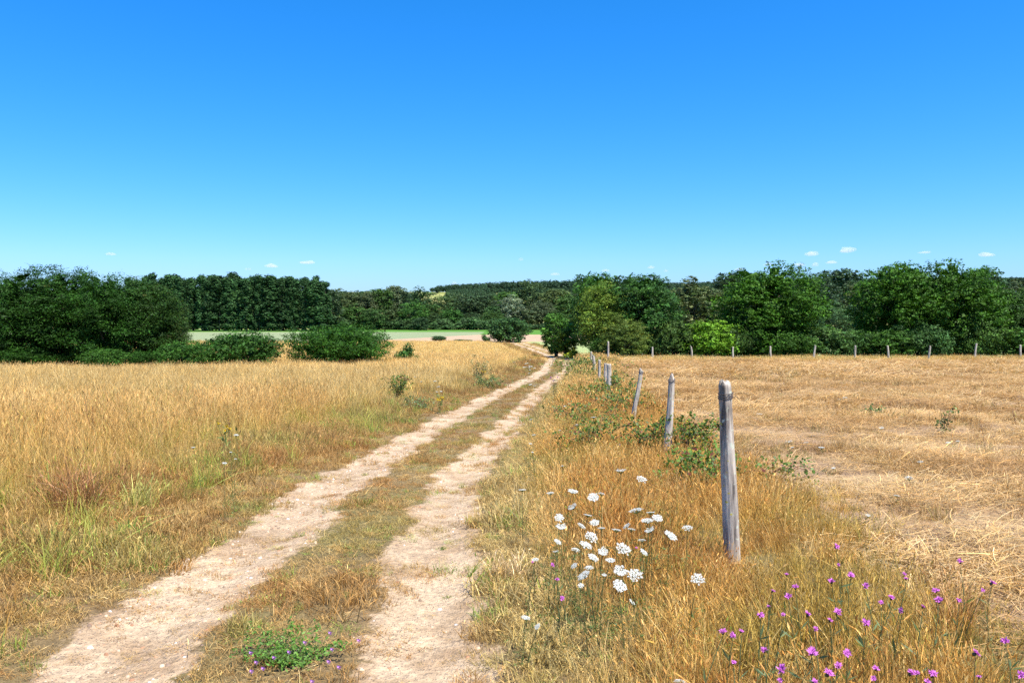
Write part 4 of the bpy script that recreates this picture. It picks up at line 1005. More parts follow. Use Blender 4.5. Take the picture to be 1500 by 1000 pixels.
def wire_mesh(seed, r, z0, turns=3, off=(0, 0)):
    rs = rs_(seed); mb = MB()
    for k in range(turns):
        th = np.linspace(0, 2 * math.pi, 22); rr = r * (1.06 + rs.uniform(0, 0.05))
        tiltx, tilty = rs.normal(0, 0.16, 2)
        p = np.stack([off[0] + rr * np.cos(th), off[1] + rr * np.sin(th), z0 + k * 0.014 + rr * (np.cos(th) * tiltx + np.sin(th) * tilty)], -1)
        mb.tube(p, 0.0026, 4, cap=False)
    a = np.array([off[0] + r, off[1] - r * 0.4, z0]); mb.tube([a, a + [0.012, -0.01, 0.012], a + [0.03, 0, 0.006], a + [0.045, 0.012, -0.014]], 0.0016, 4)
    return mb.mesh('wire', [M_WIRE], True)

def post(seed, bx, by, d, tx, ty, r, label, group, top='round', wire=True, name='fence_post', rz=None):
    x = at(bx, d); z = float(H(x, d)); h = zat(ty, d) - z; lx = at(tx, d) - x
    o = thing(name, label, 'fence post', (x, d, z), 0, group)
    ly = rs_(seed).normal(0, 0.03)
    link('post', post_mesh(seed, h, r, top, lean=(lx, ly)), o)
    if wire:
        f = (h - 0.1) / h
        link('wire', wire_mesh(seed, r * 0.93, h - 0.10, off=(lx * f, ly * f)), o)
    return o
GN = 'weathered posts of the near fence'
d1 = float(ray(1075, 822)[1]); d2 = float(ray(978, 676)[1]); d3 = float(ray(925, 622)[1])
post(1, 1077, 0, d1, 1063, 559, 0.044, 'largest weathered grey fence post nearest the camera with wire round its rounded top', GN, 'round')
post(2, 979, 0, d2, 985, 547, 0.044, 'pointed grey fence post in brambles, second nearest the camera', GN, 'point')
post(3, 927, 0, d3, 941, 539, 0.042, 'thin grey fence post leaning to the right', GN, 'slant')
post(4, 892, 0, 21.0, 892, 533, 0.064, 'thick upright grey fence post with bramble at its foot', GN, 'flat', wire=False)
post(5, 887, 0, 25.5, 887, 532, 0.050, 'dark narrow fence post hidden half behind the thick upright one', GN, 'flat', wire=False)
post(6, 878.5, 0, 30, 878.5, 527, 0.050, 'slim fence post left of the thick upright one', GN, 'flat', wire=False)
post(7, 872, 0, 35, 869, 519, 0.062, 'stout fence post tilting left near the track bend', GN, 'slant', wire=False)
post(8, 866, 0, 45, 866, 515, 0.06, 'farthest small post of the near fence at the track bend', GN, 'flat', wire=False)
GF = 'pale posts of the far fence'
far_posts = [(891, 502, 891), (956, 510, 956), (1015, 508, 1012), (1074, 510, 1074), (1130, 509, 1129), (1192, 507, 1195), (1253, 508, 1253), (1303, 508, 1301), (1361, 508, 1363), (1428, 505, 1431), (1496, 507, 1496), (1560, 508, 1562)]
for k, (bx, ty, tx) in enumerate(far_posts):
    post(20 + k, bx, 0, 58.5 if k else 52.0, tx, ty - 2, 0.07, '%s pale post from the left in the far fence before the hedge' % ordw(k + 1), GF, ['flat', 'round', 'slant'][k % 3], wire=False)

# ------------------------------------------------------------------ brambles and weeds
def bramble(name, label, cat, px, d, w, h, ncane, nleaf, leaf, seed, col=(0.095, 0.16, 0.026), yellow=0.05, group=None):
    rs = rs_(seed); x = at(px, d); o = thing(name, label, cat, (x, d, float(H(x, d))), 0, group)
    st = MB(); lf = MB(); A = []
    for k in range(ncane):
        a = rs.uniform(0, 6.28); L = rs.uniform(0.4, 1.0) * w * 0.6; hh = h * rs.uniform(0.55, 1.15)
        b = np.array([rs.normal(0, 0.10) * w, rs.normal(0, 0.10) * w, -0.03])
        t = np.linspace(0, 1, 8)[:, None]
        p = b + t * np.array([math.cos(a), math.sin(a), 0]) * L + np.array([0, 0, 1]) * hh * (np.sin(t * rs.uniform(1.7, 2.6)))
        p[:, 2] = np.maximum(p[:, 2], 0.02)
        st.tube(p, np.linspace(0.005, 0.002, 8), 4, np.array((0.16, 0.075, 0.05)) * rs.uniform(0.7, 1.3))
        A.append(p[1:])
    A = np.vstack(A)
    i = rs.integers(0, len(A), nleaf); C_ = A[i] + rs.normal(0, 0.05 * w + 0.02, (nleaf, 3)) * [1, 1, 0.8]
    C_[:, 2] = np.maximum(C_[:, 2], 0.02)
    N = rs.normal(0, 0.6, (nleaf, 3)); N[:, 2] += 0.7; N[:, 1] -= 0.25
    for s in range(3):                                            # three leaflets each
        off = rs.normal(0, leaf * 0.55, (nleaf, 3)); c = np.asarray(col) * np.exp(rs.normal(0, 0.28, nleaf))[:, None]
        m = rs.uniform(size=nleaf) < yellow; c[m] = np.array((0.45, 0.36, 0.03)) * rs.uniform(0.6, 1.1, m.sum())[:, None]
        m = rs.uniform(size=nleaf) < 0.05; c[m] = (0.16, 0.05, 0.03)
        lf.leaves(C_ + off, N + rs.normal(0, 0.3, (nleaf, 3)), leaf * rs.uniform(0.7, 1.3, nleaf), leaf * 0.72, rs, c)
    link('stem', st.mesh('stem', [M_BARK]), o); link('foliage', lf.mesh('foliage', [M_PLANT]), o)
    return o
bramble('bramble', 'green bramble tangle with yellow leaves right of the pointed post', 'bramble', 1012, d2 + 0.1, 0.9, 0.5, 24, 480, 0.045, 1, yellow=0.10)
bramble('bramble', 'bramble tangle around the foot of the pointed fence post', 'bramble', 968, d2 + 0.5, 0.9, 0.42, 16, 260, 0.045, 2)
bramble('bramble', 'low bright green bramble between the pointed and the largest post', 'bramble', 1040, d2 - 2.6, 0.8, 0.42, 16, 330, 0.04, 3, col=(0.11, 0.19, 0.03))
bramble('bramble', 'trailing bramble behind the foot of the largest post', 'bramble', 1125, 8.2, 0.8, 0.2, 10, 90, 0.04, 4)
bramble('bramble', 'bramble patch at the foot of the leaning post', 'bramble', 912, 17.0, 1.5, 0.5, 20, 330, 0.05, 5)
bramble('bramble', 'bramble climbing round the thick upright post', 'bramble', 890, 20.2, 1.7, 0.6, 20, 420, 0.055, 6)
bramble('bramble', 'bramble leaning on the right of the thick upright post', 'bramble', 912, 22.0, 1.0, 0.75, 14, 200, 0.055, 7)
bramble('bramble', 'bramble in the grass left of the leaning post', 'bramble', 868, 14.0, 1.4, 0.45, 16, 230, 0.045, 8)
bramble('bramble', 'small bramble below the pointed post in rusty grass', 'bramble', 862, 10.2, 1.0, 0.46, 14, 240, 0.04, 9)
bramble('bramble', 'long low bramble bank beside the far posts at the track bend', 'bramble', 856, 40, 3.2, 0.7, 22, 600, 0.085, 10)
bramble('bramble', 'bramble bank left of the stout tilting post', 'bramble', 852, 33, 2.0, 0.5, 16, 320, 0.08, 11)
bramble('rose_shrub', 'low green briar shrub in the golden meadow left of the track', 'shrub', 582, 22.5, 0.68, 0.62, 20, 260, 0.055, 12, col=(0.11, 0.17, 0.03), yellow=0.05)
bramble('green_weed', 'grey green weed patch below the briar shrub by the track', 'weed', 604, 19.6, 0.9, 0.3, 16, 200, 0.045, 13, col=(0.14, 0.19, 0.07), yellow=0)
bramble('green_weed', 'dark green weed on the left verge far down the track', 'weed', 716, 30.0, 1.3, 0.42, 16, 260, 0.06, 14, col=(0.13, 0.18, 0.05), yellow=0)
bramble('green_weed', 'tall dull weed above the green weed far down the left verge', 'weed', 700, 33.0, 0.8, 0.95, 14, 150, 0.06, 15, col=(0.15, 0.17, 0.06), yellow=0)
bramble('thistle', 'green weed standing up in the mown field at right', 'weed', 1388, 13.2, 0.2, 0.42, 6, 40, 0.05, 16, col=(0.12, 0.17, 0.05), yellow=0)
bramble('thistle', 'small green weed beside a dead stalk in the mown field', 'weed', 1287, 17.0, 0.35, 0.22, 7, 50, 0.06, 17, col=(0.12, 0.19, 0.05), yellow=0)

def stalk(name, label, cat, px, py, h, seed, col, headcol, headlen=0.5, nhead=60, hs=0.012, group=None, branches=2):
    """dead dock-like stalks: stem with seed clusters along the upper part"""
    rs = rs_(seed); p = ray(px, py); o = thing(name, label, cat, (p[0], p[1], float(H(p[0], p[1]))), 0, group)
    st = MB(); hd = MB()
    for b in range(branches):
        a = rs.uniform(0, 6.28); ln = rs.normal(0, 0.16) + 0.15 * b; hh = h * (1 - 0.22 * b)
        t = np.linspace(0, 1, 6)[:, None]
        q = np.array([0, 0, -0.02]) + t * np.array([math.cos(a) * ln * hh, math.sin(a) * ln * hh, hh])
        st.tube(q, np.linspace(0.004, 0.0018, 6), 4, col)
        k = nhead // branches; tt = rs.uniform(1 - headlen, 1.0, k)
        C_ = np.array([0, 0, 0]) + tt[:, None] * q[-1] + rs.normal(0, 0.009, (k, 3))
        hd.leaves(C_, rs.normal(size=(k, 3)), hs * rs.uniform(0.7, 1.5, k), hs, rs, np.asarray(headcol) * np.exp(rs.normal(0, 0.25, k))[:, None])
    link('stem', st.mesh('stem', [M_BARK]), o); link('seed_head', hd.mesh('seed_head', [M_PLANT]), o)
    return o
DK = (0.13, 0.065, 0.04)
stalk('dock_stalk', 'dark red brown dock stalk standing in the left meadow', 'dock', 138, 668, 0.85, 1, DK, (0.15, 0.06, 0.035))
stalk('dock_stalk', 'dark dock stalk left of the yellow flowers in the meadow', 'dock', 336, 668, 0.6, 2, DK, (0.15, 0.065, 0.04))
stalk('dock_stalk', 'brown dock stalk in the meadow near the left edge', 'dock', 52, 655, 0.7, 3, DK, (0.16, 0.08, 0.05))
stalk('dead_stalk', 'reddish dead stalk beside the green weed in the mown field', 'dead stalk', 1383, 620, 0.5, 4, DK, DK, nhead=16)
stalk('dead_stalk', 'straight reddish dead stalk right of the green weed in the mown field', 'dead stalk', 1444, 660, 0.48, 5, DK, DK, nhead=12, branches=1)
stalk('dead_stalk', 'pair of reddish dead stalks near the right photo edge', 'dead stalk', 1490, 632, 0.42, 6, DK, DK, nhead=12)
stalk('dead_stalk', 'reddish dead stalk beside the small green weed in the mown field', 'dead stalk', 1276, 622, 0.36, 7, DK, DK, nhead=10, branches=1)

def tussock(name, label, px, py, h, w, n, col, seed, width=0.006, lean=0.45, bend=1.1):
    p = ray(px, py); me = clump(seed, n, 0.22 * w / h, 0.5, 1.0, width / h, lean, bend, 0.15, 2.0, 0.1, base=np.array(col) * [0.85, 0.8, 0.75], tip=np.array(col) * 1.1, seedc=np.array(col) * 1.3, segs=4)
    me.materials.clear(); me.materials.append(M_PLANT)
    o = link(name, me, loc=(p[0], p[1], float(H(p[0], p[1])) - 0.01)); o.scale = (h, h, h)
    return tag(o, label, 'grass tussock')
tussock('grass_tussock', 'large reddish brown dead grass tussock at left of the meadow', 112, 752, 0.52, 0.75, 420, (0.40, 0.21, 0.09), 601)
tussock('grass_tussock', 'yellow green grass tussock right of the reddish dead one', 205, 752, 0.36, 0.5, 200, (0.40, 0.38, 0.11), 602)
tussock('grass_tussock', 'low pale straw tuft on the right edge of the right rut', 742, 850, 0.24, 0.5, 170, (0.62, 0.45, 0.25), 603, lean=0.8)
tussock('grass_tussock', 'rounded rust brown grass tuft among the purple flowers at right', 1395, 932, 0.34, 0.4, 260, (0.45, 0.25, 0.09), 604, width=0.004)
tussock('grass_tussock', 'olive tuft on the left edge of the middle strip', 358, 925, 0.12, 0.4, 130, (0.42, 0.34, 0.11), 605)
tussock('grass_tussock', 'small fresh green tuft at the left foot of the meadow', 75, 800, 0.18, 0.4, 90, (0.16, 0.27, 0.05), 606, lean=0.7)
tussock('grass_tussock', 'fresh green tuft under the reddish dead tussock', 185, 785, 0.2, 0.4, 100, (0.17, 0.27, 0.055), 607, lean=0.7)

# ------------------------------------------------------------------ wild carrots
def umbel_mesh(seed, r, dome=0.25, n=34):
    """flat-topped white flower head (in metres) and its green rays"""
    rs = rs_(seed); mb = MB(); ry = MB()
    k = np.arange(n) + 0.5; rad = r * np.sqrt(k / n) * rs.uniform(0.9, 1.06, n); a = k * 2.39996 + rs.normal(0, 0.12, n)
    C_ = np.stack([rad * np.cos(a), rad * np.sin(a), dome * r * (1 - (rad / r) ** 2) * np.sign(dome) * 1.0 if dome >= 0 else -dome * r * (rad / r) ** 2], -1)
    for c in C_:
        m = 16; u = r * 0.16
        o_ = rs.normal(0, 0.55, (m, 3)) * u * [1, 1, 0.22]
        N = rs.normal(0, 0.28, (m, 3)) + [0, 0, 1]
        mb.leaves(c + o_, N, u * rs.uniform(0.6, 1.0, m), u * 0.75, rs, np.array((0.74, 0.75, 0.68)) * rs.uniform(0.75, 1.06, m)[:, None])
        ry.tube([np.array([0, 0, -0.55 * r]), c * 0.5 + np.array([0, 0, -0.32 * r]), c - [0, 0, 0.01 * r]], 0.0009, 3, (0.22, 0.28, 0.10), cap=False)
    return mb.mesh('umbel', [M_PETAL]), ry.mesh('ray', [M_PLANT])
UM = [umbel_mesh(700, 0.04, 0.22), umbel_mesh(701, 0.04, 0.12), umbel_mesh(702, 0.04, -0.35), umbel_mesh(703, 0.04, 0.3, 26), umbel_mesh(704, 0.04, 0.05, 40)]
CR = rs_(91)
def carrot(px, py, wpx, pose, label, group, h=0.52, lying=False):
    p = ray(px, py, h)
    r = max(0.012, wpx / F * p[1] / 2)
    x, y = p[0] + CR.normal(0, 0.04), p[1] + CR.normal(0.03, 0.03)
    zb = float(H(x, y)); o = thing('wild_carrot', label, 'wild carrot', (x, y, zb), 0, group)
    top = np.array([p[0] - x, p[1] - y, p[2] - zb])
    if pose == 'f': ax, ay = CR.uniform(0.45, 0.75), CR.normal(0, 0.2)      # turned towards the camera
    elif pose == 'e': ax, ay = CR.uniform(-0.2, -0.05), CR.normal(0, 0.12)  # seen edge-on
    elif pose == 's': ax, ay = CR.uniform(0.1, 0.4), CR.choice([-1, 1]) * CR.uniform(0.35, 0.7)
    else: ax, ay = CR.normal(0.1, 0.1), CR.normal(0, 0.15)
    um, ry = UM[CR.integers(0, 5)]
    u = link('umbel', um, o, tuple(top)); u.rotation_mode = 'ZYX'; u.rotation_euler = (ax, ay, CR.uniform(0, 6.28)); s = r / 0.04; u.scale = (s, s, s)
    link('ray', ry, u)
    from mathutils import Euler
    dn = Euler((ax, ay, 0), 'ZYX').to_matrix() @ __import__('mathutils').Vector((0, 0, -0.55 * r))
    j = top + np.array(dn)
    st = MB(); t = np.linspace(0, 1, 7)[:, None]
    q = np.array([0, 0, -0.02]) * (1 - t) ** 2 + 2 * t * (1 - t) * np.array([top[0] * 0.4, top[1] * 0.4, h * 0.6]) + t * t * j
    st.tube(q, np.linspace(0.0026, 0.0013, 7), 5, (0.17, 0.20, 0.07))
    for _ in range(4):                                                   # feathery leaves
        b = q[CR.integers(1, 4)]; a = CR.uniform(0, 6.28); L = CR.uniform(0.06, 0.14)
        e = b + np.array([math.cos(a) * L, math.sin(a) * L, L * 0.4]); st.tube([b, b * 0.5 + e * 0.5 + [0, 0, 0.02], e], 0.001, 3, (0.14, 0.19, 0.05), cap=False)
        m = 8; st.leaves(b + (e - b) * CR.uniform(0.3, 1, (m, 1)) + CR.normal(0, 0.012, (m, 3)), CR.normal(0, 1, (m, 3)), 0.02, 0.006, CR, (0.14, 0.20, 0.05))
    link('stem', st.mesh('stem', [M_PLANT]), o)
    return o
CAR = [(909, 690, 16, 'e'), (940, 702, 15, 'f'), (765, 717, 11, 'n'), (806, 722, 11, 'n'), (839, 719, 15, 'n'), (869, 728, 16, 'f'), (881, 723, 11, 'e'), (839, 743, 14, 's'), (819, 758, 14, 'f'), (822, 772, 15, 'n'), (861, 754, 13, 'e'), (871, 765, 14, 'f'), (852, 770, 14, 's'), (881, 773, 11, 'e'),
       (903, 776, 14, 'e'), (918, 770, 12, 's'), (925, 775, 12, 'e'), (932, 747, 20, 'e'), (953, 750, 13, 'e'), (963, 758, 15, 'f'), (948, 762, 18, 'n'), (952, 777, 14, 's'), (983, 784, 20, 's'), (1007, 773, 15, 'n'), (866, 786, 19, 'f'), (858, 798, 19, 's'), (843, 805, 13, 'n'), (817, 793, 12, 's'),
       (814, 808, 9, 'e'), (784, 819, 11, 'n'), (869, 816, 17, 's'), (883, 808, 15, 'f'), (894, 820, 14, 'n'), (913, 804, 22, 'f'), (943, 808, 13, 's'), (940, 791, 11, 'e'), (841, 828, 11, 's'), (863, 831, 13, 'n'), (855, 842, 20, 's'), (885, 842, 7, 'n'), (909, 837, 21, 'f'), (930, 842, 21, 'f'),
       (908, 857, 21, 'f'), (1022, 848, 20, 'f'), (851, 857, 9, 'f'), (926, 881, 11, 's'), (770, 904, 14, 'n'), (787, 917, 10, 's'), (996, 998, 18, 'n'),
       (813, 597, 5, 'n'), (828, 595, 5, 'n'), (778, 614, 5, 'n'), (845, 622, 5, 'n'), (820, 630, 4, 'n'), (869, 611, 8, 'e'), (782, 637, 6, 'n'), (777, 650, 5, 'n'), (780, 662, 4, 'n'), (824, 682, 5, 'n')]
POSEW = {'f': 'facing the camera', 'e': 'seen edge-on', 's': 'tilted sideways', 'n': 'opening upward'}
special = {(1022, 848): 'single round white carrot flower below the largest fence post', (1007, 773): 'white carrot flower left of the largest post, apart from the cluster', (940, 702): 'white carrot flower above the cluster, facing the camera', (909, 690): 'topmost white carrot flower of the cluster, seen edge-on',
           (913, 804): 'largest white carrot flower in the middle of the cluster', (770, 904): 'lone white carrot flower on the verge beside the right rut', (787, 917): 'small tilted white carrot flower below the lone verge flower', (996, 998): 'white carrot flower cut off by the bottom photo edge', (926, 881): 'small tilted white carrot flower below the big cluster', (765, 717): 'leftmost white carrot flower at the verge beside the cluster'}
rest = sorted([c for c in CAR if (c[0], c[1]) not in special and c[1] > 690])
far_ = sorted([c for c in CAR if (c[0], c[1]) not in special and c[1] <= 690])
for c in CAR:
    if (c[0], c[1]) in special: lab = special[(c[0], c[1])]
    elif c in rest: lab = '%s white carrot flower from the left in the dense cluster, %s' % (ordw(rest.index(c) + 1), POSEW[c[3]])
    else: lab = '%s small white carrot flower from the left along the far right verge' % ordw(far_.index(c) + 1)
    carrot(*c, lab, 'wild carrots on the right verge', h=0.40 if c[1] < 870 else 0.24)
HAYC = [(1156, 647, 9), (1181, 648, 8), (1203, 655, 9), (1291, 627, 7), (1389, 648, 7), (1403, 646, 6), (1348, 676, 9), (1332, 700, 13), (1314, 726, 9), (1271, 755, 8), (1221, 685, 6), (1238, 582, 7), (1112, 606, 8), (1229, 585, 5), (1245, 588, 5), (1160, 655, 6)]
for k, c in enumerate(sorted(HAYC)):
    carrot(c[0], c[1], c[2], 'n', '%s small white flower from the left lying low in the mown field' % ordw(k + 1), 'white flowers in the mown hay', h=0.09)
MEA = [(283, 655, 6), (346, 637, 7), (329, 678, 7), (338, 662, 4), (617, 559, 4), (608, 552, 4), (637, 558, 5), (642, 566, 5), (646, 573, 4), (640, 574, 4), (777, 563, 5), (783, 565, 4), (753, 530, 4), (345, 672, 4)]
for k, c in enumerate(sorted(MEA)):
    carrot(c[0], c[1], c[2], 'n', '%s white flower from the left in the golden meadow beside the track' % ordw(k + 1), 'white flowers in the left meadow', h=0.5)
for k in range(16):
    a, b = CR.normal(0, 1, 2)
    carrot(773 + a * 4.5, 536 + b * 4.5, 3.2, 'n', 'tiny white flower in the dense white patch on the far left verge', 'tiny flowers of the far white patch', h=0.45)

# ------------------------------------------------------------------ purple knapweeds
def knap_meshes(seed):
    rs = rs_(seed); pt = MB(); bd = MB()
    for ring, (n, L, up) in enumerate([(16, 0.020, 0.35), (14, 0.015, 0.9), (10, 0.010, 1.8)]):
        a = rs.uniform(0, 6.28, n); d = np.stack([np.cos(a), np.sin(a), np.full(n, up) + rs.normal(0, 0.15, n)], -1); d /= np.linalg.norm(d, axis=1)[:, None]
        N = np.cross(d, np.stack([-np.sin(a), np.cos(a), 0 * a], -1)) + rs.normal(0, 0.3, (n, 3))
        c = np.array((0.60, 0.17, 0.52)) if ring < 2 else np.array((0.42, 0.07, 0.38))
        pt.leaves(d * L * 0.62, N, L * rs.uniform(0.8, 1.25, n), L * 0.42, rs, c * np.exp(rs.normal(0, 0.2, n))[:, None], T=d)
    z = np.array([-0.016, -0.013, -0.007, -0.001, 0.002]); r = np.array([0.002, 0.0055, 0.0075, 0.006, 0.004])
    bd.tube(np.stack([0 * z, 0 * z, z], -1), r, 8, (0.13, 0.12, 0.05))
    return pt.mesh('petals', [M_PETAL]), bd.mesh('bud', [M_PLANT], True)
KM = [knap_meshes(800 + k) for k in range(5)]
KR = rs_(92)
def knapweed(px, py, s, label, group, h):
    p = ray(px, py, h)
    x, y = p[0] + KR.normal(0, 0.05), p[1] + KR.normal(0.02, 0.04); zb = float(H(x, y))
    o = thing('knapweed', label, 'knapweed', (x, y, zb), 0, group); top = np.array([p[0] - x, p[1] - y, p[2] - zb])
    pm, bm = KM[KR.integers(0, 5)]
    e = (KR.uniform(0.0, 0.8), KR.normal(0, 0.35), KR.uniform(0, 6.28))
    hd = link('flower_head', bm, o, tuple(top)); hd.rotation_mode = 'ZYX'; hd.rotation_euler = e; hd.scale = (s, s, s)
    link('petals', pm, hd)
    st = MB(); t = np.linspace(0, 1, 6)[:, None]
    q = t * top + np.array([0, 0, -0.015]) + np.sin(t * 3.1) * np.array([KR.normal(0, 0.02), KR.normal(0, 0.02), 0]); q[0, 2] = -0.02
    st.tube(q, np.linspace(0.0022, 0.0014, 6), 4, (0.17, 0.22, 0.09))
    m = 9; b = q[KR.integers(0, 5, m)]
    d = KR.normal(0, 1, (m, 3)); d[:, 2] = np.abs(d[:, 2]) + 0.4; d /= np.linalg.norm(d, axis=1)[:, None]; L = KR.uniform(0.03, 0.07, m)
    st.leaves(b + d * L[:, None] * 0.5, np.cross(d, KR.normal(size=(m, 3))), L, L * 0.14, KR, np.array((0.15, 0.20, 0.08)) * KR.uniform(0.7, 1.3, m)[:, None], T=d)
    link('stem', st.mesh('stem', [M_PLANT]), o)
KN = [(1225, 800, 1), (1228, 827, .5), (1218, 851, .9), (1246, 842, 1), (1152, 841, .6), (1165, 859, .9), (1132, 865, .6), (1155, 873, .9), (1126, 888, .5), (1114, 900, .9), (1147, 900, .55), (1183, 899, .9), (1227, 896, 1), (1216, 908, .7), (1194, 921, .7), (1059, 925, .9), (1073, 931, .9), (1086, 924, .6),
      (1120, 952, .8), (1190, 955, 1.1), (1241, 956, .9), (1075, 970, .6), (1145, 980, 1.1), (1214, 986, 1.1), (1228, 975, .8), (1143, 996, .6), (1193, 998, .7), (1268, 858, .9), (1325, 840, .6), (1327, 847, .6), (1306, 875, .9), (1291, 882, .7), (1321, 894, .8), (1352, 888, .6), (1371, 865, .9), (1375, 879, 1.1),
      (1406, 822, .9), (1404, 879, .7), (1453, 853, 1), (1439, 864, .6), (1269, 912, 1), (1472, 938, .9), (1429, 956, 1), (1283, 979, .7), (1279, 993, .6), (1334, 985, .9), (1367, 987, 1), (1343, 985, .6), (1434, 991, .5), (1495, 988, .9), (1358, 998, .7)]
KN.sort()
for k, (px, py, s) in enumerate(KN):
    ex = 'small ' if s < 0.65 else ('large ' if s > 1.05 else '')
    knapweed(px, py, s * 0.82, '%s%s purple knapweed from the left, in grass right of largest post' % (ex and ex.strip() + ' ', ordw(k + 1)), 'purple knapweeds at lower right', 0.40)
for k, (px, py, s) in enumerate([(780, 823, .6), (809, 827, .9), (816, 848, .9), (823, 876, .9), (932, 802, .5)]):
    knapweed(px, py, s * 0.75, '%s purple knapweed from the left among the white carrot flowers' % ordw(k + 1), 'purple knapweeds among the carrots', 0.26)

# green lucerne-like plant with lilac flowers in the middle of the track
p = ray(432, 968); rs = rs_(93)
o = thing('clover_plant', 'bright green low plant with lilac flowers in the middle of the track', 'clover', (p[0], p[1], float(H(p[0], p[1]))))
st = MB(); lf = MB()
for k in range(46):
    a = rs.uniform(0, 6.28); L = rs.uniform(0.12, 0.30); e = np.array([math.cos(a) * L * 1.05, math.sin(a) * L * 0.75, rs.uniform(0.04, 0.13)]); b = np.array([rs.normal(0, 0.04), rs.normal(0, 0.03), -0.01])
    st.tube([b, b * 0.5 + e * 0.5 + [0, 0, 0.03], e], 0.0013, 3, (0.14, 0.20, 0.05), cap=False)
    m = 26; t = rs.uniform(0.2, 1.05, (m, 1)); C_ = b * (1 - t) + e * t + rs.normal(0, 0.013, (m, 3)); C_[:, 2] = np.maximum(C_[:, 2], 0.008)
    N = rs.normal(0, 0.6, (m, 3)) + [0, -0.1, 0.8]
    lf.leaves(C_, N, rs.uniform(0.016, 0.03, m), 0.010, rs, np.array((0.12, 0.24, 0.035)) * np.exp(rs.normal(0, 0.25, m))[:, None])
link('stem', st.mesh('stem', [M_PLANT]), o); link('foliage', lf.mesh('foliage', [M_PLANT]), o)
fm = MB(); fm.leaves(rs.normal(0, 0.004, (14, 3)), rs.normal(0, 1, (14, 3)) + [0, -0.3, 0.6], 0.010, 0.007, rs, np.array((0.55, 0.25, 0.60)) * np.exp(rs.normal(0, 0.2, 14))[:, None]); fm = fm.mesh('flower', [M_PETAL])
for (px, py) in [(368, 955), (402, 962), (424, 954), (447, 940), (484, 926), (526, 937), (487, 950), (497, 976), (386, 978), (369, 982), (376, 969), (458, 997), (482, 968)]:
    q = ray(px, py, 0.10); link('flower', fm, o, tuple(q - np.array(o.location)))
# thistle and ragworts
def flowered(name, label, cat, px, py, h, seed, nh, headc, headr, stemc, leafn):
    rs = rs_(seed); p = ray(px, py); o = thing(name, label, cat, (p[0], p[1], float(H(p[0], p[1]))))
    st = MB(); tips = []
    for k in range(nh):
        a = rs.uniform(0, 6.28); e = np.array([math.cos(a) * h * 0.16, math.sin(a) * h * 0.16, h * rs.uniform(0.75, 1)]); b = np.array([0, 0, -0.02])
        st.tube([b, np.array([0, 0, h * 0.45]), e * 0.8 + [0, 0, 0], e], [0.006, 0.005, 0.003, 0.002], 4, stemc); tips.append(e)
    C_ = np.stack([rs.normal(0, 0.05, leafn), rs.normal(0, 0.05, leafn), rs.uniform(0.02, h * 0.9, leafn)], -1)
    st.leaves(C_, rs.normal(0, 1, (leafn, 3)), 0.09, 0.025, rs, np.asarray(stemc) * np.exp(rs.normal(0, 0.25, leafn))[:, None])
    link('stem', st.mesh('stem', [M_PLANT]), o)
    for e in tips:
        fm = MB(); fm.leaves(e + rs.normal(0, headr * 0.4, (16, 3)), rs.normal(0, 1, (16, 3)) + [0, 0, 0.6], headr, headr * 0.7, rs, np.asarray(headc) * np.exp(rs.normal(0, 0.2, 16))[:, None])
        link('flower', fm.mesh('flower', [M_PETAL]), o)
flowered('thistle', 'dark upright thistle with purple head beside the right rut', 'thistle', 813, 592, 0.75, 1, 3, (0.40, 0.08, 0.38), 0.025, (0.09, 0.12, 0.05), 60)
flowered('ragwort', 'yellow ragwort in the left meadow beside white flowers', 'ragwort', 330, 672, 0.5, 2, 4, (0.75, 0.50, 0.02), 0.022, (0.17, 0.22, 0.06), 30)
flowered('ragwort', 'yellow ragwort in the meadow right of the briar shrub', 'ragwort', 645, 606, 0.45, 3, 5, (0.75, 0.52, 0.02), 0.035, (0.17, 0.22, 0.06), 30)
flowered('ragwort', 'yellow ragwort far along the meadow edge near the white patch', 'ragwort', 708, 556, 0.45, 4, 4, (0.75, 0.48, 0.02), 0.045, (0.2, 0.2, 0.06), 20)

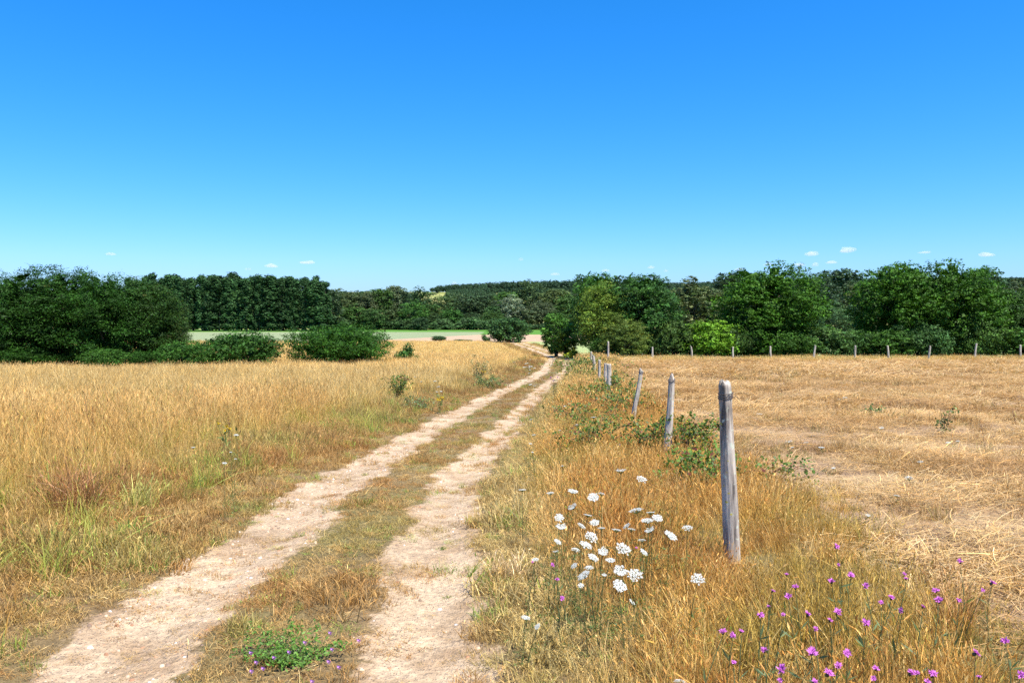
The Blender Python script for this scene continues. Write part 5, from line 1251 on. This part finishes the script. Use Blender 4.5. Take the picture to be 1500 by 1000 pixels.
# ------------------------------------------------------------------ small fair-weather clouds, far beyond the hill
def cloud_mat():
    m, nt, n, l, p, out = newmat('cloud_vapour')
    n.remove(p)
    v = n.new('ShaderNodeVolumePrincipled'); v.inputs['Color'].default_value = (1, 1, 1, 1); v.inputs['Density'].default_value = 0.007; v.inputs['Anisotropy'].default_value = 0.0
    l.new(v.outputs[0], out.inputs['Volume'])
    return m
M_CLOUD = cloud_mat()
CL = [(1187, 370, 26, 8, 'bright flat cloud left of the tallest cloud at right'), (1238, 364, 29, 10, 'brightest small cloud above the right hedge'), (1171, 386, 24, 6, 'lower left cloud under the two bright clouds'), (1192, 386, 15, 7, 'lower right cloud under the two bright clouds'), (1442, 371, 28, 8, 'small cloud near the right photo edge'), (452, 383, 29, 6, 'small flat cloud above the right end of the poplars'),
      (400, 388, 28, 6, 'thin cloud above the middle of the poplars'), (165, 371, 22, 5, 'faint cloud above the left thicket'), (364, 393, 12, 4, 'tiny cloud left of the thin cloud over the poplars'), (763, 379, 10, 5, 'tiny cloud high over the valley trees'), (953, 390, 14, 6, 'small cloud above the pointed dark oak'), (975, 396, 10, 4, 'tiny cloud right of the pointed dark oak'), (1352, 369, 22, 4, 'thin wisp of cloud above the tall oak pair'),
      (1082, 393, 18, 5, 'faint cloud left of the broad oak'), (814, 400, 18, 5, 'faint low cloud over the far hill wood'), (665, 413, 13, 6, 'low pale cloud over the left end of the far wood'), (886, 395, 14, 5, 'faint cloud over the ragged tree'), (1125, 386, 18, 5, 'faint cloud above the broad oak'), (1218, 383, 24, 5, 'faint streak of cloud below the brightest cloud')]
for k, (px, py, w, h, lab) in enumerate(CL):
    d = 9000.0; rs = rs_(950 + k); mb = MB(); s = w / F * d / 2; hh = h / F * d
    nu, nv = 28, 14
    th = np.linspace(0, 2 * math.pi, nu, endpoint=False); ph = np.linspace(0.02, math.pi - 0.02, nv)
    X = np.sin(ph)[:, None] * np.cos(th)[None]; Y = np.sin(ph)[:, None] * np.sin(th)[None]; Z = np.cos(ph)[:, None] * np.ones_like(th)[None]
    rr = np.ones_like(X)
    for b in range(9):
        dv = rs.normal(size=3); dv[2] = abs(dv[2]) * 0.7; dv /= np.linalg.norm(dv)
        rr += 0.55 * rs.uniform(0.2, 1) * np.exp(-((X - dv[0]) ** 2 + (Y - dv[1]) ** 2 + (Z - dv[2]) ** 2) / 0.16)
    rr *= 1 + 0.22 * (fbm(th[None] * 2.5 + 3 * k, ph[:, None] * 4, 7, 3) - 0.5)
    Z2 = np.where(Z < 0, Z * 0.25, Z)
    v = np.stack([X * rr * s * 0.62, Y * rr * s * 0.6, Z2 * rr * hh * 0.6], -1)
    i = np.arange(nv - 1)[:, None]; j = np.arange(nu)[None]; j2 = (j + 1) % nu
    q = np.stack([i * nu + j, (i + 1) * nu + j, (i + 1) * nu + j2, i * nu + j2], -1)
    mb.add(v, q)
    for row, flip in ((0, False), (nv - 1, True)):
        for a in range(0, nu, 2):
            f = [v[row][a], v[row][(a + 1) % nu], v[row][(a + 2) % nu], v[row].mean(0)]
            mb.add(f if not flip else f[::-1], [[0, 1, 2, 3]])
    o = link('cloud', mb.mesh('cloud', [M_CLOUD], True), loc=(at(px, d), d, zat(py + h / 2, d)))
    tag(o, lab, 'cloud', 'small clouds over the horizon')
